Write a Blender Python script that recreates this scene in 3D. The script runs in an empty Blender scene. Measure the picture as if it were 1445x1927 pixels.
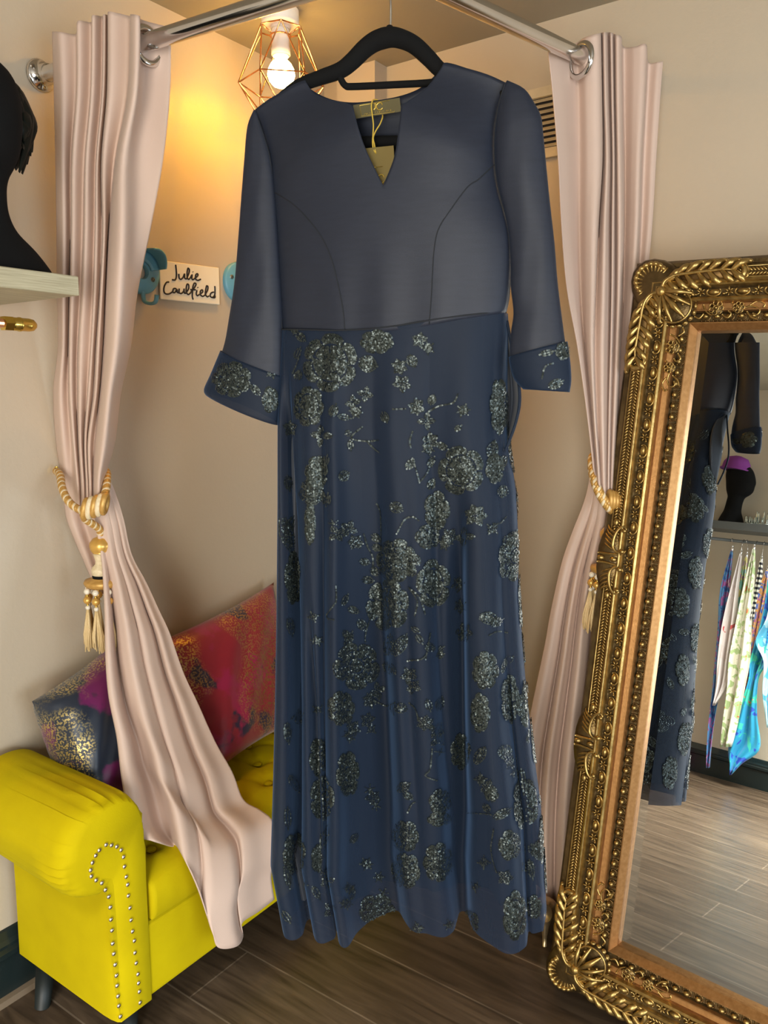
import bpy, math, random
import numpy as np
from math import sin, cos, pi, radians, sqrt
from mathutils import Vector, Matrix
from mathutils.bvhtree import BVHTree

random.seed(7)
rng = np.random.default_rng(7)
SC = bpy.context.scene
COL = SC.collection

# ------------------------------------------------------------------ camera
FPX, PCX, PCY = 1500.0, 722.5, 963.5
CAM_H = 1.40
PITCH, YAW = radians(8.5), radians(35.5)
CAM = np.array([1.6997, -2.0607, CAM_H])
FH = np.array([-sin(YAW), cos(YAW), 0.0])
RT = np.array([cos(YAW), sin(YAW), 0.0])
ZZ = np.array([0, 0, 1.0])
FW = FH * cos(PITCH) - ZZ * sin(PITCH)
UP = ZZ * cos(PITCH) + FH * sin(PITCH)
cam_data = bpy.data.cameras.new('camera')
cam_data.sensor_fit = 'VERTICAL'
cam_data.sensor_height = 36.0
cam_data.lens = FPX / 1927.0 * 36.0
cam_data.clip_start = 0.02
cam = bpy.data.objects.new('camera', cam_data)
COL.objects.link(cam)
cam.matrix_world = Matrix(((RT[0], UP[0], -FW[0], CAM[0]), (RT[1], UP[1], -FW[1], CAM[1]),
                           (RT[2], UP[2], -FW[2], CAM[2]), (0, 0, 0, 1)))
SC.camera = cam

# ------------------------------------------------------------------ world, daylight, exposure
world = bpy.data.worlds.new('World')
SC.world = world
world.use_nodes = True
wb = world.node_tree.nodes['Background']
wb.inputs[0].default_value = (0.75, 0.85, 1.0, 1)
wb.inputs[1].default_value = 0.6


def area_light(name, loc, target, sx, sy, power, color):
    d = bpy.data.lights.new(name, 'AREA')
    d.shape = 'RECTANGLE'; d.size = sx; d.size_y = sy; d.energy = power; d.color = color
    o = bpy.data.objects.new(name, d); COL.objects.link(o)
    o.location = loc
    o.rotation_euler = (Vector(target) - Vector(loc)).to_track_quat('-Z', 'Y').to_euler()
    return o


area_light('shop_window_daylight', (2.32, -3.66, 1.12), (0.95, -0.9, 0.9), 0.8, 1.8, 70, (1.0, 0.975, 0.91))
area_light('side_window_daylight', (3.80, -1.95, 0.92), (0.6, -1.05, 0.8), 1.7, 1.1, 44, (0.78, 0.89, 1.0))
floor_fill = area_light('mirror_floor_fill', (1.45, -2.75, 2.335), (1.45, -2.75, 0), 1.0, 0.6, 74, (1.0, 0.97, 0.90))  # added overhead fill, no fitting there; brightens the floor the mirror shows
floor_fill.data.spread = radians(92)
BULB_W, BULB_COL = 92.0, (1.0, 0.44, 0.012)

vs = SC.view_settings
vs.view_transform = 'Standard'
try: vs.look = 'None'
except Exception: pass
vs.exposure = 0.28
vs.gamma = 1.0
vs.use_curve_mapping = False
SC.cycles.use_denoising = True
SC.cycles.max_bounces = 10
SC.cycles.sample_clamp_indirect = 6.0
SC.cycles.caustics_reflective = True
SC.cycles.blur_glossy = 0.3


# ------------------------------------------------------------------ point finders
def ray(px, py):
    return FW + RT * (px - PCX) / FPX - UP * (py - PCY) / FPX


def at_plane(px, py, n, d):
    r = ray(px, py); n = np.array(n, float)
    return CAM + r * ((d - CAM @ n) / (r @ n))


def PX(px, py, x=0.0): return at_plane(px, py, (1, 0, 0), x)
def PY(px, py, y=0.0): return at_plane(px, py, (0, 1, 0), y)
def PZ(px, py, z=0.0): return at_plane(px, py, (0, 0, 1), z)


def PH(px, py, hd):
    r = ray(px, py)
    return CAM + r * (hd / (r @ FH))


# ------------------------------------------------------------------ mesh helpers
def org(o):
    v = Vector((0, 0, 0))
    while o is not None:
        v += o.location; o = o.parent
    return np.array(v)


def mesh(name, V, F, mat, parent=None, loc=None, smooth=True, auto=None):
    V = np.asarray(V, float).reshape(-1, 3)
    base = org(parent) if parent is not None else np.zeros(3)
    lo = np.zeros(3)
    if parent is None:
        lo = np.array(loc, float) if loc is not None else np.array([V[:, 0].mean(), V[:, 1].mean(), V[:, 2].min()])
    me = bpy.data.meshes.new(name)
    me.from_pydata((V - base - lo).tolist(), [], [tuple(int(i) for i in f) for f in F])
    if smooth:
        me.polygons.foreach_set('use_smooth', [True] * len(me.polygons))
    me.materials.append(mat)
    me.update()
    o = bpy.data.objects.new(name, me)
    COL.objects.link(o)
    o.location = lo
    if parent is not None: o.parent = parent
    if auto is not None:
        try: me.set_sharp_from_angle(angle=radians(auto))
        except Exception: pass
    return o


def empty(name, loc):
    o = bpy.data.objects.new(name, None); COL.objects.link(o)
    o.location = [float(c) for c in loc]
    o.empty_display_size = 0.05
    return o


def tag(o, label=None, cat=None, group=None, kind=None):
    if label: o['label'] = label
    if cat: o['category'] = cat
    if group: o['group'] = group
    if kind: o['kind'] = kind
    return o


def struct(name, V, F, mat, smooth=False):
    return tag(mesh(name, V, F, mat, smooth=smooth), kind='structure')


class MB:
    """collects verts/faces of several simple solids into one mesh"""
    def __init__(s): s.V = []; s.F = []; s.n = 0

    def add(s, V, F):
        V = np.asarray(V, float).reshape(-1, 3)
        s.V.append(V); s.F += [tuple(i + s.n for i in f) for f in F]; s.n += len(V)
        return s

    def build(s, name, mat, parent=None, **k):
        return mesh(name, np.concatenate(s.V), s.F, mat, parent, **k)


def grid_faces(n, m, cu=False, cv=False, off=0):
    F = []
    for i in range(n if cu else n - 1):
        for j in range(m if cv else m - 1):
            a = i * m + j; b = ((i + 1) % n) * m + j
            c = ((i + 1) % n) * m + (j + 1) % m; d = i * m + (j + 1) % m
            F.append((a + off, b + off, c + off, d + off))
    return F


def box(x0, x1, y0, y1, z0, z1):
    V = [(x, y, z) for x in (x0, x1) for y in (y0, y1) for z in (z0, z1)]
    F = [(0, 1, 3, 2), (4, 6, 7, 5), (0, 4, 5, 1), (2, 3, 7, 6), (0, 2, 6, 4), (1, 5, 7, 3)]
    return V, F


def frame_of(t, hint=None):
    t = t / (np.linalg.norm(t) + 1e-12)
    h = np.array([0, 0, 1.0]) if hint is None else hint
    if abs(t @ h) > 0.95: h = np.array([1.0, 0, 0]) if hint is None else np.array([0.3, 0.9, 0.1])
    a = np.cross(h, t); a /= np.linalg.norm(a)
    return a, np.cross(t, a)


def tube(path, r, n=10, closed=False, cap=True, hint=None, flat=1.0):
    """swept round tube; r scalar or per point; flat scales the second axis"""
    P = np.asarray(path, float); k = len(P)
    R = np.full(k, r) if np.isscalar(r) else np.asarray(r, float)
    T = np.gradient(P, axis=0)
    if closed: T = np.roll(P, -1, 0) - np.roll(P, 1, 0)
    V = []
    a, b = frame_of(T[0], hint)
    for i in range(k):
        t = T[i] / (np.linalg.norm(T[i]) + 1e-12)
        if hint is None:
            a = a - t * (a @ t); a /= (np.linalg.norm(a) + 1e-12); b = np.cross(t, a)
        else:
            a, b = frame_of(T[i], hint)
        for j in range(n):
            th = 2 * pi * j / n
            V.append(P[i] + R[i] * (a * cos(th) + b * sin(th) * flat))
    F = [tuple(reversed(f)) for f in grid_faces(k, n, closed, True)]
    if cap and not closed:
        F.append(tuple(range(n))); F.append(tuple((k - 1) * n + j for j in reversed(range(n))))
    return np.array(V), F


def lathe(prof, center, axis=(0, 0, 1), n=24):
    """prof: list of (r, h) along axis from center"""
    ax = np.array(axis, float); ax /= np.linalg.norm(ax)
    a, b = frame_of(ax)
    V = []
    for r, h in prof:
        for j in range(n):
            th = 2 * pi * j / n
            V.append(np.array(center) + ax * h + r * (a * cos(th) + b * sin(th)))
    F = grid_faces(len(prof), n, False, True)
    F = [tuple(reversed(f)) for f in F]
    F.append(tuple(range(n))); F.append(tuple((len(prof) - 1) * n + j for j in reversed(range(n))))
    return np.array(V), F


def ell(c, ax, n=8, m=5):
    """ellipsoid; ax = 3 axis vectors (rows, scaled)"""
    ax = np.asarray(ax, float); c = np.asarray(c, float)
    V = [c + ax[2]]
    for i in range(1, m):
        ph = pi * i / m
        for j in range(n):
            th = 2 * pi * j / n
            V.append(c + sin(ph) * (ax[0] * cos(th) + ax[1] * sin(th)) + cos(ph) * ax[2])
    V.append(c - ax[2])
    F = []
    for j in range(n):
        F.append((0, 1 + j, 1 + (j + 1) % n))
        F.append((len(V) - 1, 1 + (m - 2) * n + (j + 1) % n, 1 + (m - 2) * n + j))
    for i in range(m - 2):
        for j in range(n):
            a = 1 + i * n + j; b = 1 + i * n + (j + 1) % n
            F.append((a, a + n, b + n, b))
    return np.array(V), F


def resample(P, n, smooth=False):
    P = np.asarray(P, float)
    if smooth: P = catmull(P, 10)
    d = np.r_[0, np.cumsum(np.linalg.norm(np.diff(P[:, :2], axis=0), axis=1) + 1e-9)]
    s = np.linspace(0, d[-1], n)
    return np.stack([np.interp(s, d, P[:, k]) for k in range(P.shape[1])], 1)


def catmull(P, k=8, closed=False):
    P = np.asarray(P, float); n = len(P)
    out = []
    rngi = n if closed else n - 1
    for i in range(rngi):
        if closed: a, b, c, d = P[i - 1], P[i], P[(i + 1) % n], P[(i + 2) % n]
        else: a, b, c, d = P[max(i - 1, 0)], P[i], P[i + 1], P[min(i + 2, n - 1)]
        for t in np.arange(k) / k:
            out.append(0.5 * (2 * b + (c - a) * t + (2 * a - 5 * b + 4 * c - d) * t * t + (3 * b - a - 3 * c + d) * t ** 3))
    if not closed: out.append(P[-1])
    return np.array(out)


def coons(top, bot, left, right, n, m, smooth=True, pb=1.0):
    """rows n (top to bottom) x columns m (left to right)"""
    T = resample(top, m, smooth); B = resample(bot, m, smooth)
    L = resample(left, n, smooth); R = resample(right, n, smooth)
    s = np.linspace(0, 1, m)[None, :, None]; t = np.linspace(0, 1, n)[:, None, None]
    return ((1 - s) * L[:, None] + s * R[:, None] + (1 - t) ** pb * (T[None] - (1 - s) * T[0] - s * T[-1])
            + t ** pb * (B[None] - (1 - s) * B[0] - s * B[-1]))


def solid(o, th, off=0.0):
    m = o.modifiers.new('thickness', 'SOLIDIFY'); m.thickness = th; m.offset = off
    return o


def bev(o, w, seg=2):
    m = o.modifiers.new('bevel', 'BEVEL'); m.width = w; m.segments = seg; m.limit_method = 'ANGLE'
    m.angle_limit = radians(40)
    return o


def sub(o, lv=1):
    m = o.modifiers.new('subd', 'SUBSURF'); m.levels = lv; m.render_levels = lv
    return o


def sstep(a, b, x):
    t = np.clip((np.asarray(x, float) - a) / (b - a), 0, 1)
    return t * t * (3 - 2 * t)


# ------------------------------------------------------------------ materials
def mat(name, color, rough=0.5, metal=0.0, spec=0.5, sheen=0.0, sheen_tint=None, coat=0.0,
        var=None, vscale=8.0, vdetail=4.0, bump=0.0, bscale=60.0, stretch=None, emit=None, estr=0.0):
    m = bpy.data.materials.new(name); m.use_nodes = True
    nt = m.node_tree; N = nt.nodes; L = nt.links
    p = N['Principled BSDF']
    p.inputs['Base Color'].default_value = (*color, 1)
    p.inputs['Roughness'].default_value = rough
    p.inputs['Metallic'].default_value = metal
    p.inputs['Specular IOR Level'].default_value = spec
    p.inputs['Sheen Weight'].default_value = sheen
    if sheen_tint: p.inputs['Sheen Tint'].default_value = (*sheen_tint, 1)
    p.inputs['Coat Weight'].default_value = coat
    if emit:
        p.inputs['Emission Color'].default_value = (*emit, 1); p.inputs['Emission Strength'].default_value = estr
    tc = N.new('ShaderNodeTexCoord')
    src = tc.outputs['Object']
    if stretch:
        mp = N.new('ShaderNodeMapping'); mp.inputs['Scale'].default_value = stretch
        L.new(src, mp.inputs['Vector']); src = mp.outputs['Vector']
    no = N.new('ShaderNodeTexNoise'); no.inputs['Scale'].default_value = vscale; no.inputs['Detail'].default_value = vdetail
    L.new(src, no.inputs['Vector'])
    rp = N.new('ShaderNodeValToRGB')
    v2 = var if var else tuple(c * 0.93 for c in color)
    rp.color_ramp.elements[0].position = 0.3; rp.color_ramp.elements[1].position = 0.7
    rp.color_ramp.elements[0].color = (*v2, 1); rp.color_ramp.elements[1].color = (*color, 1)
    L.new(no.outputs['Fac'], rp.inputs['Fac']); L.new(rp.outputs['Color'], p.inputs['Base Color'])
    if bump:
        nb = N.new('ShaderNodeTexNoise'); nb.inputs['Scale'].default_value = bscale; nb.inputs['Detail'].default_value = 3
        L.new(src, nb.inputs['Vector'])
        b = N.new('ShaderNodeBump'); b.inputs['Strength'].default_value = bump; b.inputs['Distance'].default_value = 0.002
        L.new(nb.outputs['Fac'], b.inputs['Height']); L.new(b.outputs['Normal'], p.inputs['Normal'])
    return m


def emission(name, color, strength):
    m = bpy.data.materials.new(name); m.use_nodes = True
    nt = m.node_tree; nt.nodes.clear()
    e = nt.nodes.new('ShaderNodeEmission'); o = nt.nodes.new('ShaderNodeOutputMaterial')
    e.inputs[0].default_value = (*color, 1); e.inputs[1].default_value = strength
    nt.links.new(e.outputs[0], o.inputs[0])
    return m


M = {}
M['wall'] = mat('wall_paint', (0.50, 0.42, 0.31), 0.50, var=(0.485, 0.405, 0.30), vscale=3, bump=0.25, bscale=90)
M['ceil'] = mat('ceiling_paint', (0.30, 0.26, 0.185), 0.6, vscale=3, bump=0.2, bscale=70)
M['base'] = mat('baseboard_gloss', (0.012, 0.02, 0.02), 0.25)
M['white'] = mat('white_plastic', (0.8, 0.78, 0.72), 0.4)
M['curtain'] = mat('curtain_blackout_cloth', (0.605, 0.448, 0.360), 0.62, sheen=0.08, var=(0.58, 0.428, 0.342), vscale=6, bump=0.08, bscale=500)
M['navy'] = mat('navy_satin_crepe', (0.0145, 0.0180, 0.0300), 0.52, spec=0.34, sheen=0.06, sheen_tint=(0.35, 0.5, 0.8), var=(0.012, 0.015, 0.025), vscale=30, bump=0.12, bscale=420, stretch=(1, 1, 6))
M['navy_in'] = mat('navy_lining', (0.012, 0.017, 0.028), 0.6, sheen=0.2)
M['chiffon'] = mat('navy_chiffon', (0.0075, 0.0145, 0.030), 0.62, spec=0.22, sheen=0.18, sheen_tint=(0.28, 0.52, 1.0), var=(0.006, 0.0115, 0.024), vscale=14, bump=0.1, bscale=300, stretch=(1, 1, 0.2))
M['chiffon'].node_tree.nodes['Principled BSDF'].inputs['Alpha'].default_value = 0.86
M['sequin'] = mat('dark_green_sequins', (0.058, 0.072, 0.066), 0.34, metal=0.55, var=(0.026, 0.033, 0.030), vscale=260, vdetail=1)
M['thread'] = mat('seam_thread', (0.006, 0.008, 0.012), 0.8)
M['velvet'] = mat('black_velvet', (0.004, 0.004, 0.004), 0.9, spec=0.2)
M['chrome'] = mat('chrome', (0.72, 0.70, 0.68), 0.14, metal=1.0, vscale=20)
M['brass'] = mat('brass', (0.80, 0.56, 0.13), 0.22, metal=1.0, vscale=20)
M['copper'] = mat('copper_pipe', (0.80, 0.42, 0.25), 0.25, metal=1.0, vscale=20)
M['cwire'] = mat('copper_wire', (0.85, 0.40, 0.16), 0.22, metal=1.0)
M['bulb'] = emission('bulb_glow', (1.0, 0.66, 0.22), 40.0)
M['blue'] = mat('blue_enamel', (0.13, 0.36, 0.48), 0.35, var=(0.12, 0.33, 0.44), vscale=20)
M['card'] = mat('cream_card', (0.88, 0.80, 0.62), 0.55)
M['ink'] = mat('black_ink', (0.012, 0.008, 0.012), 0.5)
M['steel'] = mat('dull_steel', (0.45, 0.40, 0.33), 0.35, metal=1.0)
M['yellow'] = mat('yellow_velvet', (0.53, 0.415, 0.001), 0.80, spec=0.10, sheen=0.12, sheen_tint=(0.9, 1.0, 0.05), var=(0.46, 0.355, 0.001), vscale=9, bump=0.1, bscale=300)
M['leg'] = mat('black_leg', (0.008, 0.012, 0.011), 0.5)
M['stud'] = mat('nickel_stud', (0.78, 0.72, 0.60), 0.25, metal=1.0)
M['goldthread'] = mat('gold_thread', (0.62, 0.36, 0.10), 0.42, metal=0.35, var=(0.50, 0.27, 0.06), vscale=120)
M['creamthread'] = mat('cream_thread', (0.78, 0.66, 0.44), 0.5, var=(0.66, 0.52, 0.30), vscale=160)
M['fringe'] = mat('fringe_thread', (0.74, 0.55, 0.28), 0.5, var=(0.52, 0.36, 0.15), vscale=240, stretch=(6, 6, 0.4))
M['satingold'] = mat('gold_satin', (0.72, 0.42, 0.10), 0.3, metal=0.5, vscale=60)
M['pearl'] = mat('pearl_bead', (0.78, 0.70, 0.55), 0.25, vscale=60)
M['shelf'] = mat('pale_oak_board', (0.50, 0.45, 0.30), 0.55, var=(0.34, 0.30, 0.19), vscale=14, vdetail=8, stretch=(10, 1, 30), bump=0.15, bscale=40)
M['feather'] = mat('black_feather', (0.004, 0.007, 0.005), 0.5, spec=0.2)
M['goldshoe'] = mat('gold_shoe', (0.66, 0.50, 0.28), 0.32, metal=0.9)
M['bronze'] = mat('antique_bronze_ground', (0.19, 0.125, 0.05), 0.42, metal=0.85, var=(0.085, 0.055, 0.022), vscale=35, bump=0.4, bscale=160)
M['gold'] = mat('antique_gold_leaf', (0.56, 0.38, 0.13), 0.36, metal=0.92, var=(0.30, 0.19, 0.06), vscale=70, bump=0.15, bscale=200)
M['coppergold'] = mat('copper_gold_band', (0.45, 0.235, 0.085), 0.40, metal=0.85, var=(0.34, 0.165, 0.055), vscale=120, bump=0.1, bscale=300)
M['label'] = mat('olive_satin_label', (0.10, 0.082, 0.03), 0.45, sheen=0.2)
M['tagcard'] = mat('bronze_card', (0.20, 0.145, 0.042), 0.42, metal=0.3)
M['foil'] = mat('gold_foil', (0.85, 0.60, 0.12), 0.3, metal=0.8)
M['goldcord'] = mat('gold_cord', (0.72, 0.50, 0.08), 0.45, metal=0.3)
M['purple'] = mat('purple_felt', (0.20, 0.03, 0.23), 0.8)
M['pinkbox'] = mat('magenta_foil_paper', (0.62, 0.02, 0.30), 0.3, metal=0.3, var=(0.05, 0.01, 0.03), vscale=16, vdetail=0.5)
M['crystal'] = mat('crystal', (0.75, 0.82, 0.80), 0.08, metal=0.8, var=(0.35, 0.42, 0.40), vscale=90)
M['greydark'] = mat('dark_grey_board', (0.10, 0.11, 0.11), 0.5)
M['backing'] = mat('mirror_backing', (0.05, 0.035, 0.025), 0.8)
M['vent'] = mat('cream_vent', (0.62, 0.53, 0.36), 0.45, var=(0.52, 0.43, 0.28), vscale=25)
M['dark'] = mat('vent_dark', (0.03, 0.025, 0.02), 0.9)


def glass_mirror():
    m = bpy.data.materials.new('mirror_glass'); m.use_nodes = True
    p = m.node_tree.nodes['Principled BSDF']
    p.inputs['Base Color'].default_value = (0.86, 0.90, 0.90, 1); p.inputs['Metallic'].default_value = 1; p.inputs['Roughness'].default_value = 0.0
    return m


M['mirror'] = glass_mirror()


def floor_mat():
    m = bpy.data.materials.new('oak_plank_floor'); m.use_nodes = True
    nt = m.node_tree; N = nt.nodes; L = nt.links; p = N['Principled BSDF']
    tc = N.new('ShaderNodeTexCoord')
    mp0 = N.new('ShaderNodeMapping'); mp0.inputs['Location'].default_value = (0.35, 0.06, 0)
    L.new(tc.outputs['Object'], mp0.inputs['Vector'])
    br = N.new('ShaderNodeTexBrick')
    br.inputs['Scale'].default_value = 1.0; br.inputs['Brick Width'].default_value = 1.22; br.inputs['Row Height'].default_value = 0.19
    br.inputs['Mortar Size'].default_value = 0.0022; br.inputs['Mortar Smooth'].default_value = 0.1; br.offset = 0.37
    br.inputs['Color1'].default_value = (0.078, 0.053, 0.033, 1); br.inputs['Color2'].default_value = (0.112, 0.080, 0.052, 1)
    br.inputs['Mortar'].default_value = (0.20, 0.155, 0.11, 1); br.inputs['Bias'].default_value = -0.1
    L.new(mp0.outputs['Vector'], br.inputs['Vector'])
    mp = N.new('ShaderNodeMapping'); mp.inputs['Scale'].default_value = (1.6, 16, 1)
    L.new(tc.outputs['Object'], mp.inputs['Vector'])
    no = N.new('ShaderNodeTexNoise'); no.inputs['Scale'].default_value = 2.2; no.inputs['Detail'].default_value = 8; no.inputs['Distortion'].default_value = 1.2
    L.new(mp.outputs['Vector'], no.inputs['Vector'])
    rp = N.new('ShaderNodeValToRGB')
    rp.color_ramp.elements[0].position = 0.32; rp.color_ramp.elements[0].color = (0.45, 0.43, 0.42, 1)
    rp.color_ramp.elements[1].position = 0.66; rp.color_ramp.elements[1].color = (1.12, 1.1, 1.08, 1)
    L.new(no.outputs['Fac'], rp.inputs['Fac'])
    mx = N.new('ShaderNodeMix'); mx.data_type = 'RGBA'; mx.blend_type = 'MULTIPLY'; mx.inputs[0].default_value = 1.0
    L.new(br.outputs['Color'], mx.inputs[6]); L.new(rp.outputs['Color'], mx.inputs[7]); L.new(mx.outputs[2], p.inputs['Base Color'])
    p.inputs['Roughness'].default_value = 0.36
    b = N.new('ShaderNodeBump'); b.inputs['Strength'].default_value = 0.25; b.inputs['Distance'].default_value = 0.001
    L.new(no.outputs['Fac'], b.inputs['Height']); L.new(b.outputs['Normal'], p.inputs['Normal'])
    return m


M['floor'] = floor_mat()


def foil_cushion(name, base, dark, foil, dark_at, foil_at, seed, mid=None, fsc=130, fth=.47):
    m = bpy.data.materials.new(name); m.use_nodes = True
    nt = m.node_tree; N = nt.nodes; L = nt.links; p = N['Principled BSDF']
    tc = N.new('ShaderNodeTexCoord')
    mp = N.new('ShaderNodeMapping'); mp.inputs['Location'].default_value = (seed, seed * 2.3, seed * .7)
    L.new(tc.outputs['Object'], mp.inputs['Vector'])

    def noise(sc, det, loc):
        q = N.new('ShaderNodeMapping'); q.inputs['Location'].default_value = (loc, loc * .5, -loc)
        L.new(mp.outputs['Vector'], q.inputs['Vector'])
        n = N.new('ShaderNodeTexNoise'); n.inputs['Scale'].default_value = sc; n.inputs['Detail'].default_value = det
        L.new(q.outputs['Vector'], n.inputs['Vector']); return n.outputs['Fac']

    def ramp(src, a, b):
        r = N.new('ShaderNodeMapRange'); r.inputs['From Min'].default_value = a; r.inputs['From Max'].default_value = b
        L.new(src, r.inputs['Value']); return r.outputs['Result']

    def mix(f, a, b):
        x = N.new('ShaderNodeMix'); x.data_type = 'RGBA'
        L.new(f, x.inputs[0])
        for i, v in ((6, a), (7, b)):
            if isinstance(v, tuple): x.inputs[i].default_value = (*v, 1)
            else: L.new(v, x.inputs[i])
        return x.outputs[2]

    def mul(a, b):
        x = N.new('ShaderNodeMath'); x.operation = 'MULTIPLY'; L.new(a, x.inputs[0]); L.new(b, x.inputs[1]); return x.outputs[0]
    c = mix(ramp(noise(9, 6, 3.1), dark_at, dark_at + 0.05), base, dark)
    if mid: c = mix(ramp(noise(11, 8, 9.7), 0.54, 0.60), c, mid)
    patch = ramp(noise(5.5, 2, 5.2), foil_at, foil_at + 0.10)
    fine = ramp(noise(fsc, 6, 1.0), fth, fth + .05)
    f = mul(patch, fine)
    c = mix(f, c, foil)
    L.new(c, p.inputs['Base Color']); L.new(f, p.inputs['Metallic'])
    p.inputs['Roughness'].default_value = 0.42
    p.inputs['Sheen Weight'].default_value = 0.2
    return m


M['redcush'] = foil_cushion('crimson_foil_velvet', (0.25, 0.007, 0.024), (0.02, 0.012, 0.04), (0.50, 0.29, 0.10), 0.57, 0.42, 1.7, mid=(0.30, 0.006, 0.06), fsc=210, fth=.50)
M['navycush'] = foil_cushion('midnight_foil_velvet', (0.010, 0.017, 0.032), (0.14, 0.008, 0.085), (0.62, 0.47, 0.16), 0.53, 0.585, 4.4, fsc=230, fth=.50)

# ------------------------------------------------------------------ room shell
CEIL, RX, FY = 2.353, 3.85, -3.70
struct('floor', *box(-0.1, RX + .1, FY - .1, 0.1, -0.1, 0.0), M['floor'])
struct('ceiling', *box(-0.1, RX + .1, FY - .1, 0.1, CEIL, CEIL + 0.1), M['ceil'])
struct('wall_left', *box(-0.1, 0.0, FY - .1, 0.1, 0, CEIL), M['wall'])
struct('wall_back', *box(0.0, RX, 0.0, 0.1, 0, CEIL), M['wall'])
mb = MB()   # front wall with the glazed shop door
for b in ((0, RX, FY - .1, FY, 2.08, CEIL), (0, 1.87, FY - .1, FY, 0, 2.08), (2.77, RX, FY - .1, FY, 0, 2.08)):
    mb.add(*box(*b))
tag(mb.build('wall_front', M['wall'], smooth=False), kind='structure')
mb = MB()
for b in ((1.87, 2.77, FY - .07, FY - .02, .0, .16), (1.87, 2.77, FY - .07, FY - .02, 2.02, 2.08), (1.87, 1.92, FY - .07, FY - .02, .16, 2.02), (2.72, 2.77, FY - .07, FY - .02, .16, 2.02)):
    mb.add(*box(*b))
tag(mb.build('door_1', M['white'], smooth=False), kind='structure')


mb = MB()   # right wall with its low shop window
for b in ((RX, RX + .1, FY, 0, 0, 0.35), (RX, RX + .1, FY, 0, 1.55, CEIL), (RX, RX + .1, FY, -2.95, 0.35, 1.55), (RX, RX + .1, -.95, 0, 0.35, 1.55)):
    mb.add(*box(*b))
tag(mb.build('wall_right', M['wall'], smooth=False), kind='structure')
mb = MB()
for b in ((RX - .02, RX + .08, -2.95, -.95, 0.33, 0.38), (RX - .02, RX + .08, -2.95, -.95, 1.52, 1.57), (RX - .02, RX + .08, -2.95, -2.9, 0.38, 1.52),
          (RX - .02, RX + .08, -1.0, -.95, 0.38, 1.52), (RX + .02, RX + .06, -1.97, -1.92, 0.38, 1.52)):
    mb.add(*box(*b))
tag(mb.build('window_1', M['white'], smooth=False), kind='structure')


def skirting(name, p0, p1, inward):
    prof = [(0, 0), (0.018, 0), (0.018, 0.105), (0.024, 0.11), (0.024, 0.122), (0.015, 0.128), (0.015, 0.135), (0.010, 0.145), (0.006, 0.165), (0, 0.168)]
    p0 = np.array([*p0, 0.]); p1 = np.array([*p1, 0.]); iw = np.array([*inward, 0.])
    V = [q + iw * d + ZZ * z for q in (p0, p1) for d, z in prof]
    k = len(prof)
    F = [(i, i + 1, k + i + 1, k + i) for i in range(k - 1)] + [tuple(range(k)), tuple(k + i for i in reversed(range(k)))]
    return tag(mesh(name, V, F, M['base'], smooth=False), kind='structure')


skirting('baseboard_left', (0, FY), (0, 0), (1, 0))
skirting('baseboard_back', (0.0, 0), (RX, 0), (0, -1))
skirting('baseboard_front', (0.0, FY), (1.87, FY), (0, 1))
# boxed-in pipe in the back wall, right of the corner
xa, xb = PY(657, 160, -0.0)[0], PY(709, 160, -0.05)[0]
struct('trim_1', *box(xa, xb, -0.06, 0.0, 0.168, CEIL), M['wall'])
# timber bead along the floor in front of the left baseboard
struct('trim_2', *box(0.018, 0.034, FY, 0, 0.0, 0.016), mat('bead_wood', (0.20, 0.15, 0.10), 0.4))

# ------------------------------------------------------------------ curtain rail
RZ = 2.09
def arc_corner(p0, c, p1, r, k=8):
    a = (p0 - c) / np.linalg.norm(p0 - c); b = (p1 - c) / np.linalg.norm(p1 - c)
    s, e = c + a * r, c + b * r
    return [(1 - t) ** 2 * s + 2 * t * (1 - t) * c + t * t * e for t in np.linspace(0, 1, k)]


r_l, r_c, r_r = np.array([0.0, -0.977, 2.087]), np.array([0.960, -1.012, 2.024]), np.array([1.014, 0.0, 2.137])
path = [r_l + (r_c - r_l) * t for t in np.linspace(0.004, 0.9, 12)] + arc_corner(r_l, r_c, r_r, 0.07, 10) + [r_c + (r_r - r_c) * t for t in np.linspace(0.10, 0.998, 12)]
rail = empty('curtain_rail', (0.45, -0.93, RZ))
tag(rail, 'chrome corner curtain rail bent between the left and back walls', 'curtain rail')
mesh('rail_tube', *tube(path, 0.0158, 20), M['chrome'], rail)
for p, ax in ((r_l + [0.001, 0, 0], (1, 0.07, 0)), (r_r - [0, 0.001, 0], (-0.15, -1, 0))):
    fl = mesh('wall_flange', *lathe([(0.033, 0), (0.034, 0.004), (0.031, 0.008), (0.021, 0.011), (0.020, 0.030), (0.0185, 0.034), (0.0165, 0.034)], p, ax, 28), M['chrome'], rail)
    axn = np.array(ax, float); axn /= np.linalg.norm(axn); a, b = frame_of(axn)
    for k in range(3):
        th = 0.6 + k * 2 * pi / 3
        mesh('screw', *lathe([(0.0055, 0), (0.005, 0.002), (0.003, 0.0035)], p + axn * 0.0085 + 0.026 * (a * cos(th) + b * sin(th)), ax, 10), M['steel'], fl)


# ------------------------------------------------------------------ curtains
def sheet_levels(levels, k=7, rows=10):
    """levels: (py list per column or scalar, [(px, hd), ...]) -> fine grid of 3-D points"""
    G = []
    for py, row in levels:
        ys = py if isinstance(py, (list, tuple)) else [py] * len(row)
        G.append([(x, y, h) for (x, h), y in zip(row, ys)])
    G = np.array(G, float)
    cols = np.array([catmull(G[i], k) for i in range(len(G))])
    fine = np.stack([catmull(cols[:, j], rows) for j in range(cols.shape[1])], 1)
    return np.array([[PH(*q) for q in r] for r in fine])


def offs(xs, base0, base1, pat):
    x0, x1 = xs[0], xs[-1]
    return [(x, base0 + (base1 - base0) * (x - x0) / (x1 - x0) - o) for x, o in zip(xs, pat)]


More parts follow.
